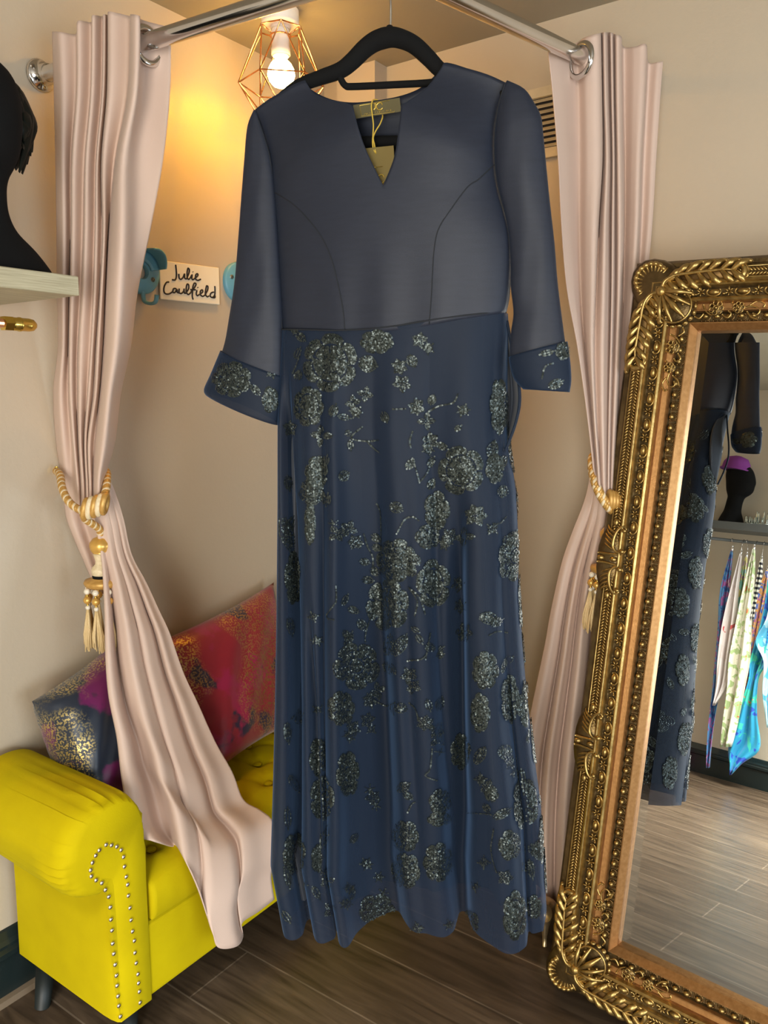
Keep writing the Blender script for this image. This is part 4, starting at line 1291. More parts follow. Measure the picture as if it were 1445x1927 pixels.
def arm_profile(y_in, sgn):
    """outline (y,z): sgn=-1 near arm rolls toward -Y, +1 far arm rolls toward +Y; y_in = outer face"""
    o = [(0.0, ZB), (0.0, .405), (.030, .408), (.068, .425), (.092, .462), (.098, .505), (.085, .552), (.052, .588), (.005, .604), (-.045, .598), (-.078, .572), (-.094, .525), (-.098, .45), (-.098, ZB)]
    return np.array([(y_in + sgn * a_, z) for a_, z in o])


def arm_mesh(y_in, sgn):
    pr_ = arm_profile(y_in, sgn)
    k = len(pr_)
    curve = catmull(np.c_[pr_, np.zeros(k)], 5)[:, :2]
    curve = np.vstack([curve]); cen = np.array([y_in - sgn * 0.02, .42])
    xs = [(0.036, 1.0), (0.10, 1.0), (0.30, 1.0), (BX - .045, 1.0), (BX - .022, .985), (BX - .006, .95), (BX + .001, .90)]
    V = []
    for x, sc in xs:
        for y, z in curve:
            ins = (1 - sc)
            yy = y + (y_in - sgn * .045 - y) * ins * 2.2
            zz = z + ((.50 - z) * ins * 1.6 if z > .4 else (z - z) * 0)
            pl = 0.0035 * sin(38 * math.atan2(z - .50, y - y_in + 1e-6)) * (1 if (z > .43 and 0.0 < x - (BX - .12) < .115) else 0)
            V.append((x, yy + pl, zz + pl))
    kk = len(curve)
    F = grid_faces(len(xs), kk)
    F.append(tuple(range(kk))); F.append(tuple((len(xs) - 1) * kk + j for j in reversed(range(kk))))
    F += [(i * kk, i * kk + kk - 1, (i + 1) * kk + kk - 1, (i + 1) * kk) for i in range(len(xs) - 1)]
    return V, F


arm_near = mesh('rolled_arm', *arm_mesh(Y0, -1), M['yellow'], bench, auto=60)
arm_far = mesh('rolled_arm', *arm_mesh(Y1 - .10, 1), M['yellow'], bench, auto=60)
# nailheads, near arm (two rows meeting over the scroll)
studs = [(758, 645), (797, 648), (835, 658), (866, 682), (883, 732), (889, 801), (902, 874), (912, 930), (917, 1009), (929, 1096), (936, 1183), (947, 1264), (960, 1331), (964, 1417), (973, 1491), (986, 1570), (990, 1634), (996, 1695), (1001, 1773),
         (710, 684), (684, 722), (661, 773), (648, 826), (653, 870), (687, 898), (728, 918), (754, 967), (778, 1016), (789, 1092), (794, 1179), (801, 1257), (806, 1351), (814, 1424), (824, 1502), (833, 1580), (837, 1652), (844, 1727), (850, 1796), (861, 1873)]
for sx, sy in studs:
    p = PX(sx * .2632, 1420 + sy * .2632, BX + .0035)
    mesh('nailhead', *ell(p, np.array([[.003, 0, 0], [0, .0047, 0], [0, 0, .0047]]), 12, 6), M['stud'], arm_near)
# facing panel between the rows of nailheads
idx_l = [p for p in studs[19:]]; idx_r = studs[:19]
Lp = [PX(a_ * .2632, 1420 + b_ * .2632, BX + .0005) for a_, b_ in idx_l]
Rp = [PX(a_ * .2632, 1420 + b_ * .2632, BX + .0005) for a_, b_ in idx_r]
poly = [p for p in reversed(Lp)] + Rp
V = poly + [p + np.array([-.012, 0, 0]) for p in poly]; k = len(poly)
F = [tuple(range(k)), tuple(k + i for i in reversed(range(k)))] + [(i, k + i, k + (i + 1) % k, (i + 1) % k) for i in range(k)]
facing = mesh('arm_facing', V, F, M['yellow'], arm_near, smooth=False)
# box and lid
YA, YBn = Y0 + .098, Y1 - .10 - .098 + .02
bx_ = mesh('storage_box', *box(0.04, BX - .004, YA - .02, YBn + .02, ZB, 0.287), M['yellow'], bench, smooth=False); bev(bx_, .012, 3)
NXs, NYs = 40, 90
btns = [PZ(501, 1446, .405), PZ(518, 1489, .405)]
d_ = btns[1] - btns[0]
buttons = []
for ix in range(3):
    for iy in range(8):
        x = 0.115 + ix * .10; y = YA + .07 + iy * .125 + (.0625 if ix % 2 else 0)
        if y < YBn - .04: buttons.append((x, y))
V = []
for i in range(NXs):
    for j in range(NYs):
        fx, fy = i / (NXs - 1), j / (NYs - 1)
        x = 0.04 + (BX + .004 - .04) * fx; y = YA + (YBn - YA) * fy
        ed = min(fx, 1 - fx) * .36; edy = min(fy, 1 - fy) * .9
        z = .372 + .034 * sqrt(min(1, ed / .06)) * sqrt(min(1, edy / .06))
        for bx2, by2 in buttons:
            d2 = (x - bx2) ** 2 + (y - by2) ** 2
            z -= .020 * math.exp(-d2 / .0006) + .006 * math.exp(-d2 / .004)
        for bx2, by2 in buttons:   # diagonal creases
            for bx3, by3 in buttons:
                if 0 < (bx3 - bx2) and abs(bx3 - bx2 - .1) < .01 and abs(abs(by3 - by2) - .0625) < .01:
                    vx, vy = bx3 - bx2, by3 - by2; L2 = vx * vx + vy * vy
                    tt2 = ((x - bx2) * vx + (y - by2) * vy) / L2
                    if 0 <= tt2 <= 1:
                        dist2 = (x - bx2 - tt2 * vx) ** 2 + (y - by2 - tt2 * vy) ** 2
                        z -= .006 * math.exp(-dist2 / .00003)
        V.append((x, y, z))
nt_ = len(V)
F = grid_faces(NXs, NYs)
# skirted sides of the lid
V2 = []
per = [(i, 0) for i in range(NXs)] + [(NXs - 1, j) for j in range(1, NYs)] + [(i, NYs - 1) for i in range(NXs - 2, -1, -1)] + [(0, j) for j in range(NYs - 2, 0, -1)]
for zz, ins in ((.345, -.006), (.31, -.004), (.292, .004)):
    for i, j in per:
        v_ = V[i * NYs + j]
        V2.append((v_[0] - ins * (1 if i == NXs - 1 else 0), v_[1], zz))
kp = len(per)
for lv_ in range(3):
    for e in range(kp):
        e2 = (e + 1) % kp
        if lv_ == 0:
            a_, b_ = per[e][0] * NYs + per[e][1], per[e2][0] * NYs + per[e2][1]
        else:
            a_, b_ = nt_ + (lv_ - 1) * kp + e, nt_ + (lv_ - 1) * kp + e2
        F.append((b_, a_, nt_ + lv_ * kp + e, nt_ + lv_ * kp + e2))
seat = mesh('seat_lid', V + V2, F, M['yellow'], bench)
for bx2, by2 in buttons:
    mesh('button', *ell((bx2, by2, .388), np.array([[.012, 0, 0], [0, .012, 0], [0, 0, .005]]), 14, 8), M['yellow'], seat)
for lx, ly, dx, dy in ((.10, Y0 + .03, 0, -.02), (BX - .06, Y0 + .07, 0, 0), (.10, Y1 - .15, 0, .0), (BX - .06, Y1 - .15, 0, 0)):
    mesh('leg', *tube([(lx, ly, ZB + .01), (lx + dx, ly + dy, 0.001)], [.024, .017], 16), M['leg'], bench)


# ------------------------------------------------------------------ cushions
def cushion(name, A, Bp, Cp, Dp, thick, mm, label, n=44):
    A, Bp, Cp, Dp = map(np.array, (A, Bp, Cp, Dp))
    N_ = np.cross(Bp - A, Dp - A); N_ /= np.linalg.norm(N_)
    if N_ @ (CAM - A) < 0: N_ = -N_
    V = []
    for sgn in (1, -1):
        for i in range(n):
            for j in range(n):
                u_, v_ = i / (n - 1), j / (n - 1)
                a_, b_ = 2 * u_ - 1, 2 * v_ - 1
                # edges bow in a little between the pointed corners
                ub = .5 + a_ * .5 * (1 - .055 * (1 - b_ * b_)); vb = .5 + b_ * .5 * (1 - .055 * (1 - a_ * a_))
                P = (A * (1 - ub) + Bp * ub) * (1 - vb) + (Dp * (1 - ub) + Cp * ub) * vb
                h = thick / 2 * ((1 - a_ ** 4) * (1 - b_ ** 4)) ** .55
                wr = .004 * sin(11 * a_ + 7 * b_) * (1 - a_ * a_) * (1 - b_ * b_) + .003 * sin(26 * b_ + 3 * a_) * abs(a_) ** 3 * (1 - a_ ** 4)
                V.append(P + N_ * sgn * (h + wr * (h > 0.002)))
    F = grid_faces(n, n) + [tuple(reversed(f)) for f in grid_faces(n, n, off=n * n)]
    o = mesh(name, V, F, mm)
    mrg = o.modifiers.new('weld', 'WELD'); mrg.merge_threshold = 0.0004
    tag(o, label, 'cushion', 'foil velvet cushions on the bench')
    return o


cushion('cushion', PX(286, 1212, .065), PX(515, 1096, .055), PX(548, 1362, .20), PZ(402, 1456, .445), .12, M['redcush'], 'crimson cushion with gold foil mottling leaning on the wall')
nA = PX(60, 1320, .09); nB = PX(238, 1188, .06)
cushion('cushion', nA, nB, PZ(268, 1520, .43), PH(140, 1530, 1.64), .17, M['navycush'], 'midnight blue cushion with gold foil behind the curtain by the bench arm')

# ------------------------------------------------------------------ wall shelf, rail, mannequin
SZ = 1.62
sc_ = PZ(148, 520, SZ)
sx_, sy_ = sc_[0], sc_[1]
sh = tag(mesh('wall_shelf', *box(0.001, sx_, sy_ - 0.85, sy_, SZ - .036, SZ), M['shelf'], smooth=False), 'pale oak shelf board on the left wall under the black mannequin head', 'shelf')
bev(sh, .0015, 1)
pe = PX(57, 612, sx_ - .08)
prl = empty('clothes_rail', (pe[0], pe[1] - .3, pe[2]))
tag(prl, 'copper pipe clothes rail with brass end cap under the oak shelf', 'clothes rail')
ax = np.array([0, 1., 0])
mesh('copper_tube', *tube([pe - ax * .80, pe - ax * .05], .0085, 16), M['copper'], prl)
mesh('brass_nut', *lathe([(.009, 0), (.0145, .001), (.0145, .018), (.010, .020)], pe - ax * .056, ax, 6), M['brass'], prl, smooth=False)
mesh('brass_cap', *lathe([(.0105, 0), (.0125, .003), (.0125, .012), (.0135, .014), (.0135, .018), (.0125, .020), (.0125, .034), (.011, .043), (.006, .049), (.001, .050)], pe - ax * .038, ax, 24), M['brass'], prl)
for yy in (pe[1] - .25, pe[1] - .7):
    mesh('bracket', *tube([(0.001, yy, pe[2]), (pe[0], yy, pe[2])], .0075, 12), M['brass'], prl)


def head_bust(name, prof, cx, cy, z0, nose_dir, label, mm, parent=None):
    """prof: (z, half width, half depth, forward shift); nose_dir horizontal unit vector"""
    nd = np.array([*nose_dir, 0.]); nd /= np.linalg.norm(nd); sd = np.cross(ZZ, nd)
    pr_ = catmull(np.array(prof, float), 6); K = 40; V = []
    for z, hw_, hd_, fs in pr_:
        for j in range(K):
            th = 2 * pi * j / K
            V.append(np.array([cx, cy, z0 + z]) + nd * (fs + hd_ * cos(th)) + sd * hw_ * sin(th))
    F = [tuple(reversed(f)) for f in grid_faces(len(pr_), K, False, True)]
    F.append(tuple(range(K))); F.append(tuple((len(pr_) - 1) * K + j for j in reversed(range(K))))
    return tag(mesh(name, V, F, mm), label, 'mannequin head')


bust_prof = [(0.0, .135, .075, 0), (.012, .132, .072, 0), (.045, .105, .062, 0), (.075, .072, .054, 0), (.105, .056, .052, .002), (.14, .052, .052, .006), (.165, .054, .056, .012), (.185, .060, .074, .022), (.205, .066, .086, .026), (.235, .071, .092, .026), (.26, .073, .096, .026), (.30, .076, .094, .018), (.335, .070, .082, .012), (.36, .050, .058, .008), (.372, .022, .026, .006), (.374, .002, .002, .006)]
# right shoulder of the bust meets the shelf at photo x = 87
bp = PZ(87, 513, SZ); bcx, bcy = min(bp[0], sx_ - .09), bp[1]
bcx = sx_ - .10
e1 = at_plane(88, 514, (1, 0, 0), bcx)
bcy = e1[1] - .135
black_bust = head_bust('mannequin_head', bust_prof, bcx, bcy, SZ + .001, (1, -.1), 'black mannequin head under feathers on the oak shelf at left edge', M['velvet'])
# feather headpiece: overlapping curved blades
fh_root = empty('feather_headpiece', (bcx, bcy, SZ + .36))
tag(fh_root, 'black feather headpiece draped over the mannequin head at left', 'headpiece')
rf = random.Random(3)
for i in range(64):
    side_ = 1 if i % 4 else -1
    x0 = PX(10 + rf.uniform(-40, 10), 146 + rf.uniform(-2, 16), bcx + rf.uniform(-.05, .05))
    k1 = rf.uniform(.35, 1.0)
    endp = [(66, 285), (58, 310), (46, 326), (32, 322), (68, 262), (70, 296), (20, 310), (64, 240)][i % 8]
    e_ = PX(endp[0] - (1 - k1) * 60 + rf.uniform(-4, 2), endp[1] - (1 - k1) * 20 + rf.uniform(-8, 4), bcx + rf.uniform(-.055, .065))
    m1 = PX(38 + (k1 - 1) * 40 + rf.uniform(-3, 2), 172 + rf.uniform(-3, 10), bcx + rf.uniform(-.05, .06))
    m2 = PX(63 + (k1 - 1) * 55 + rf.uniform(-3, 2), 235 + rf.uniform(-8, 8), bcx + rf.uniform(-.05, .065))
    if side_ < 0:
        mir = lambda p: np.array([2 * bcx - p[0], 2 * bcy - p[1], p[2]])
        x0, m1, m2, e_ = map(mir, (x0, m1, m2, e_))
    C_ = catmull([x0, m1, m2, e_], 8)
    wid = np.sin(np.linspace(.15, pi * .97, len(C_))) * .011 + .001
    mesh('feather', *tube(C_, wid, 6, hint=np.array([1., .2, .1]), flat=.18), M['feather'], fh_root)

# ------------------------------------------------------------------ gilt floor mirror
LEAN, MYAW, ROLL = radians(7.6), radians(2.0), radians(1.9)
mu0 = np.array([cos(MYAW), -sin(MYAW), 0.]); MN = np.array([-sin(MYAW) * cos(LEAN), -cos(MYAW) * cos(LEAN), sin(LEAN)])
mv0 = np.cross(mu0, -MN); mv0 = mv0 if mv0[2] > 0 else -mv0
MU = mu0 * cos(ROLL) - mv0 * sin(ROLL); MV = mv0 * cos(ROLL) + mu0 * sin(ROLL)
MO = np.array([1.028, -.447, .036])
MWd, MHt, MM = 1.02, 1.665, .155


def mp_(u, v, w=0.0): return MO + MU * u + MV * v + MN * w


mir_root = empty('floor_mirror', mp_(MWd / 2, 0, 0))
tag(mir_root, 'tall leaning floor mirror in an ornate antique gold frame', 'mirror')


def ring_sweep(prof, name, mm, sm=True):
    V = []
    for d, w in prof:
        for u, v in ((d, d), (MWd - d, d), (MWd - d, MHt - d), (d, MHt - d)):
            V.append(mp_(u, v, w))
    F = [tuple(reversed(f)) for f in grid_faces(len(prof), 4, False, True)]
    return mesh(name, V, F, mm, mir_root, smooth=False)


ring_sweep([(.06, -.035), (.004, -.032), (.0, -.02), (.002, .010), (.010, .020), (.018, .020), (.022, .028), (.030, .030), (.045, .031), (.052, .034)], 'outer_moulding', M['bronze'])
ring_sweep([(.051, .034), (.053, .044), (.0565, .046), (.060, .042), (.062, .045), (.0655, .046), (.068, .040)], 'ribbed_moulding', M['gold'])
ring_sweep([(.068, .040), (.072, .036), (.088, .036), (.091, .040)], 'leaf_ground', M['bronze'])
ring_sweep([(.0905, .038), (.0915, .050), (.095, .0535), (.0985, .050), (.0995, .040)], 'inner_rib', M['gold'])
ring_sweep([(.0995, .040), (.102, .034), (.113, .032), (.1145, .037), (.117, .037), (.1185, .027)], 'flat_band', M['coppergold'])
ring_sweep([(.1185, .027), (.121, .022), (.136, .021), (.138, .027)], 'bead_ground', M['bronze'])
ring_sweep([(.1375, .026), (.139, .030), (.1415, .030), (.1535, .017), (.1545, .012), (.155, .002), (.06, -.035)], 'sight_edge', M['coppergold'])
gl_w, bvl = .004, .022
V = [mp_(u, v, gl_w) for u, v in ((MM, MM), (MWd - MM, MM), (MWd - MM, MHt - MM), (MM, MHt - MM))]
i_ = MM + bvl
V += [mp_(u, v, gl_w + .0012) for u, v in ((i_, i_), (MWd - i_, i_), (MWd - i_, MHt - i_), (i_, MHt - i_))]
V += [mp_(u, v, -.004) for u, v in ((MM, MM), (MWd - MM, MM), (MWd - MM, MHt - MM), (MM, MHt - MM))]
mesh('mirror_glass', V, [(4, 5, 6, 7)] + [(i, (i + 1) % 4, (i + 1) % 4 + 4, i + 4) for i in range(4)] + [(11, 10, 9, 8)] + [(i + 8, (i + 1) % 4 + 8, (i + 1) % 4, i) for i in range(4)], M['mirror'], mir_root, smooth=False)
V = [mp_(u, v, w) for w in (-.036, -.028) for u, v in ((.05, .05), (MWd - .05, .05), (MWd - .05, MHt - .05), (.05, MHt - .05))]
mesh('back_board', V, [(3, 2, 1, 0), (4, 5, 6, 7), (0, 1, 5, 4), (1, 2, 6, 5), (2, 3, 7, 6), (3, 0, 4, 7)], M['backing'], mir_root, smooth=False)
for u_ in (.25, MWd - .25):   # wall rests on the back
    p0 = mp_(u_, MHt - .12, -.036); p1 = np.array([p0[0], -.001, p0[2]])
    mesh('wall_rest', *tube([p0, p1], .012, 10), M['backing'], mir_root)


def sides():
    """(name, start, along, inward, length) for the four sides, running from corner to corner"""
    return [('left', (0, 0), (0, 1), (1, 0), MHt), ('right', (MWd, 0), (0, 1), (-1, 0), MHt), ('bottom', (0, 0), (1, 0), (0, 1), MWd), ('top', (0, MHt), (1, 0), (0, -1), MWd)]


def sl_pt(sd_, s_, d, w):
    _, st, al, inw, L = sd_
    return mp_(st[0] + al[0] * s_ + inw[0] * d, st[1] + al[1] * s_ + inw[1] * d, w)


def sl_vec(sd_, a, d, w):
    _, st, al, inw, L = sd_
    return MU * (al[0] * a + inw[0] * d) + MV * (al[1] * a + inw[1] * d) + MN * w


for sd_ in sides():
    L = sd_[4]
    # braid
    q = MB(); s_ = .20
    while s_ < L - .20:
        for k_, dd in ((1, .034), (-1, .0435)):
            ln = sl_vec(sd_, .0052, .0046 * k_, 0); wd = sl_vec(sd_, -.0016 * k_, .0019, 0)
            q.add(*ell(sl_pt(sd_, s_, dd, .032), np.array([ln, wd * 1.0, sl_vec(sd_, 0, 0, .0032)]), 6, 4))
        s_ += .0068
    for dd in (.0275, .0495):
        q.add(*tube([sl_pt(sd_, .2, dd, .0325), sl_pt(sd_, L - .2, dd, .0325)], .0016, 6))
    q.build('braid', M['gold'], mir_root)
    # egg and leaf run
    q = MB(); s_ = .13; pit = .056; i = 0
    while s_ < L - .12:
        dd = .0795
        q.add(*ell(sl_pt(sd_, s_, dd + .001, .040), np.array([sl_vec(sd_, .0115, 0, 0), sl_vec(sd_, 0, .0068, 0), sl_vec(sd_, 0, 0, .009)]), 12, 7))
        sc1 = [sl_pt(sd_, s_ + .014 * cos(a_) - .002, dd + .0090 * sin(a_), .041) for a_ in np.linspace(-.6, 3.9, 14)]
        q.add(*tube(sc1, np.interp(np.linspace(0, 1, 14), [0, .5, 1], [.0012, .0022, .0026]), 6))
        q.add(*ell(sl_pt(sd_, s_ + .019, dd + .005, .042), np.array([sl_vec(sd_, .0035, 0, 0), sl_vec(sd_, 0, .003, 0), sl_vec(sd_, 0, 0, .005)]), 8, 5))
        for th in (.5, 1.5, 2.5, 3.6, 4.7, 5.7):    # small star leaf between two eggs
            ln = sl_vec(sd_, .0056 * cos(th), .0056 * sin(th), .001); wd = sl_vec(sd_, -.0018 * sin(th), .0018 * cos(th), 0)
            q.add(*ell(sl_pt(sd_, s_ + pit / 2 + .0055 * cos(th), dd + .0055 * sin(th), .041), np.array([ln, wd, sl_vec(sd_, 0, 0, .004)]), 6, 4))
        s_ += pit
    q.build('egg_and_leaf_run', M['gold'], mir_root)
    # bead row with little cups and dentils
    q = MB(); q2 = MB(); s_ = .17; pit = .0236
    while s_ < L - .165:
        c0 = sl_pt(sd_, s_, .1265, .026)
        q.add(*ell(c0, np.array([sl_vec(sd_, .0064, 0, 0), sl_vec(sd_, 0, .0056, 0), sl_vec(sd_, 0, 0, .0066)]), 12, 7))
        cup = [sl_pt(sd_, s_ + .0088 * cos(a_), .1280 + .0078 * sin(a_), .0235) for a_ in np.linspace(-.9, 4.05, 12)]
        q2.add(*tube(cup, .0016, 6))
        for k_ in range(3):
            q2.add(*ell(sl_pt(sd_, s_ + (k_ - 1) * .0078, .1358, .0245), np.array([sl_vec(sd_, .0026, 0, 0), sl_vec(sd_, 0, .002, 0), sl_vec(sd_, 0, 0, .003)]), 6, 4))
        s_ += pit
    q.build('bead_row', M['gold'], mir_root)
    q2.build('cup_row', mat('bronze_gold', (0.24, 0.14, 0.05), 0.4, metal=.9, var=(.12, .07, .025), vscale=90) if 'cup' not in M else M['cup'], mir_root)


def corner(u0, v0, su, sv):
    def P(s_, t_, w): return mp_(u0 + su * s_, v0 + sv * t_, w)
    def Vv(s_, t_, w): return MU * su * s_ + MV * sv * t_ + MN * w
    root = MB(); g = MB(); gb = MB()
    # bed under the ornament
    root.add(*ell(P(.070, .070, .018), np.array([Vv(.062, .062, 0), Vv(.040, -.040, 0), Vv(0, 0, .028)]), 20, 8))
    # shell
    c = np.array([.112, .110])
    root.add(*ell(P(c[0], c[1], .036), np.array([Vv(.036, 0, 0), Vv(0, .036, 0), Vv(0, 0, .012)]), 22, 10))
    hinge = np.array([.080, .078]); dirv = np.array([.7071, .7071])
    for k in range(5):
        a_ = (k - 2) * .36
        d2 = np.array([dirv[0] * cos(a_) - dirv[1] * sin(a_), dirv[0] * sin(a_) + dirv[1] * cos(a_)])
        ln = .079 - .007 * abs(k - 2)
        g.add(*tube([P(*(hinge + d2 * ln * f), .046 + .016 * sin(pi * min(f * .9 + .05, 1))) for f in np.linspace(.02, 1, 10)], np.interp(np.linspace(0, 1, 10), [0, .6, 1], [.0022, .0066 if k == 2 else .0052, .0020]), 8))
        if k in (0, 1, 3, 4):
            for f in (.55, .8):
                pp = hinge + d2 * ln * f + np.array([-d2[1], d2[0]]) * .0062
                g.add(*ell(P(*pp, .060), np.array([Vv(.0026, 0, 0), Vv(0, .0026, 0), Vv(0, 0, .0032)]), 8, 5))
    rim = [P(c[0] + .0335 * cos(a_), c[1] + .0335 * sin(a_), .052) for a_ in np.linspace(-1.75, 3.3, 30)]
    g.add(*tube(rim, .0022, 6))
    for k in range(18):
        a_ = -2.05 + k * .335
        rr = .0405
        g.add(*ell(P(c[0] + rr * cos(a_), c[1] + rr * sin(a_), .044), np.array([Vv(-.0062 * sin(a_), .0062 * cos(a_), 0), Vv(.0042 * cos(a_), .0042 * sin(a_), 0), Vv(0, 0, .0062)]), 10, 6))
    # outer fan
    c2 = np.array([.047, .045]); out = np.array([-.7071, -.7071])
    root.add(*ell(P(*c2, .024), np.array([Vv(.030, 0, 0), Vv(0, .030, 0), Vv(0, 0, .010)]), 20, 8))
    for k in range(13):
        a_ = (k - 6) * .24
        d2 = np.array([out[0] * cos(a_) - out[1] * sin(a_), out[0] * sin(a_) + out[1] * cos(a_)])
        h0 = c2 - out * .014
        g.add(*tube([P(*(h0 + d2 * f), .040 - .002 * f / .04) for f in np.linspace(.004, .040, 5)], [.0012, .0018, .0022, .0026, .0018], 5))
    for k in range(11):
        a_ = (k - 5) * .33
        d2 = np.array([out[0] * cos(a_) - out[1] * sin(a_), out[0] * sin(a_) + out[1] * cos(a_)])
        pp = c2 + d2 * .0325
        g.add(*ell(P(*pp, .036), np.array([Vv(-.0076 * d2[1], .0076 * d2[0], 0), Vv(.0058 * d2[0], .0058 * d2[1], 0), Vv(0, 0, .0080)]), 10, 6))
    g.add(*ell(P(.078, .076, .050), np.array([Vv(.011, 0, 0), Vv(0, .011, 0), Vv(0, 0, .010)]), 14, 8))
    # two acanthus leaves
    for swap in (False, True):
        def Q(s_, t_, w): return P(t_, s_, w) if swap else P(s_, t_, w)
        def QV(s_, t_, w): return Vv(t_, s_, w) if swap else Vv(s_, t_, w)
        gb.add(*ell(Q(.155, .040, .022), np.array([QV(.082, -.004, 0), QV(.001, .027, 0), QV(0, 0, .022)]), 20, 8))
        mid = catmull(np.array([(.078, .074), (.082, .056), (.102, .044), (.135, .040), (.175, .037), (.210, .036), (.234, .044)]), 6)
        wv = np.interp(np.linspace(0, 1, len(mid)), [0, .3, .8, 1], [.050, .052, .046, .040])
        g.add(*tube([Q(a_, b_, w_) for (a_, b_), w_ in zip(mid, wv)], np.interp(np.linspace(0, 1, len(mid)), [0, .3, 1], [.0042, .0034, .0022]), 8))
        for k in range(8):
            f = .14 + k * .105; pm = mid[int(f * (len(mid) - 1))]; sg_ = 1
            for sg_ in (1, -1):
                ln = (.026 if sg_ < 0 else .030) * (1 - .28 * abs(k - 3.2) / 4)
                ctr_ = [(pm[0], pm[1]), (pm[0] + .010, pm[1] + sg_ * ln * .45), (pm[0] + .022, pm[1] + sg_ * ln * .85), (pm[0] + .020 + .008, pm[1] + sg_ * ln * 1.0)]
                cc_ = catmull(np.array(ctr_), 5)
                hh = np.interp(np.linspace(0, 1, len(cc_)), [0, .5, 1], [.046, .046, .032])
                g.add(*tube([Q(a_, b_, w_) for (a_, b_), w_ in zip(cc_, hh)], np.interp(np.linspace(0, 1, len(cc_)), [0, .5, 1], [.0032, .0074, .0048]), 8))
                cc2 = cc_ + np.array([.006, 0])
                gb.add(*tube([Q(a_, b_, w_ - .003) for (a_, b_), w_ in zip(cc2, hh)], .0022, 6))
                g.add(*ell(Q(cc_[-1][0], cc_[-1][1], .033), np.array([QV(.0085, 0, 0), QV(0, .0052, 0), QV(0, 0, .0066)]), 8, 5))
        for sg_, amp_ in ((1, .0275), (-1, .0235)):      # wavy rim of the leaf
            fr_w = np.linspace(.05, .97, 44)
            rimp = []
            for f_ in fr_w:
                pm_ = mid[int(f_ * (len(mid) - 1))]
                rimp.append((pm_[0] + .016, pm_[1] + sg_ * (amp_ * sin(pi * min(1, f_ * 1.02)) ** .55 + .0035 * sin(f_ * 50))))
            g.add(*tube([Q(a_, b_, .034) for a_, b_ in rimp], .0030, 7))
        tip = catmull(np.array([(.205, .020), (.226, .024), (.238, .036), (.234, .052), (.220, .062), (.206, .062)]), 6)
        g.add(*tube([Q(a_, b_, .040) for a_, b_ in tip], np.interp(np.linspace(0, 1, len(tip)), [0, .5, 1], [.003, .0062, .003]), 10))
        scr = [(.078 + .013 * cos(a_) * (1 - .12 * i_), .080 + .012 * sin(a_) * (1 - .12 * i_)) for i_, a_ in enumerate(np.linspace(1.2, 5.2, 8))]
        g.add(*tube([Q(a_, b_, .050) for a_, b_ in catmull(np.array(scr), 3)], .0026, 7))
        # flowers with scroll stems on the inner band
        for s0, rr in ((.192, .0145), (.236, .0115)):
            t0 = .112
            root.add(*ell(Q(s0, t0, .030), np.array([QV(rr * 1.1, 0, 0), QV(0, rr * 1.1, 0), QV(0, 0, .008)]), 16, 6))
            for k in range(7):
                a_ = k * 2 * pi / 7
                ring_ = [Q(s0 + rr * .68 * cos(a_) + rr * .34 * cos(b_), t0 + rr * .68 * sin(a_) + rr * .34 * sin(b_), .038) for b_ in np.linspace(0, 2 * pi, 9, endpoint=False)]
                g.add(*tube(ring_, .0013, 5, closed=True))
            g.add(*ell(Q(s0, t0, .038), np.array([QV(rr * .26, 0, 0), QV(0, rr * .26, 0), QV(0, 0, .005)]), 8, 5))
            ring_ = [Q(s0 + rr * .38 * cos(b_), t0 + rr * .38 * sin(b_), .039) for b_ in np.linspace(0, 2 * pi, 12, endpoint=False)]
            g.add(*tube(ring_, .0011, 5, closed=True))
        for crv in ([(.165, .104), (.172, .118), (.184, .126)], [(.205, .125), (.216, .132), (.222, .124), (.216, .118)], [(.205, .100), (.216, .098), (.224, .104)], [(.246, .113), (.262, .110), (.276, .118), (.272, .127), (.264, .124)], [(.252, .120), (.262, .132), (.274, .136)], [(.256, .108), (.270, .100), (.284, .106), (.282, .113)], [(.168, .122), (.160, .132), (.150, .128)]):
            g.add(*tube([Q(a_, b_, .035) for a_, b_ in catmull(np.array(crv), 5)], .0020, 6))
    bed = root.build('corner_ornament', M['bronze'], mir_root)
    g.build('raised_carving', M['gold'], bed); gb.build('carved_ribs', M['cup'], bed)


M['cup'] = bpy.data.materials.get('bronze_gold')
for u0, v0, su, sv in ((0, 0, 1, 1), (MWd, 0, -1, 1), (0, MHt, 1, -1), (MWd, MHt, -1, -1)):
    corner(u0, v0, su, sv)


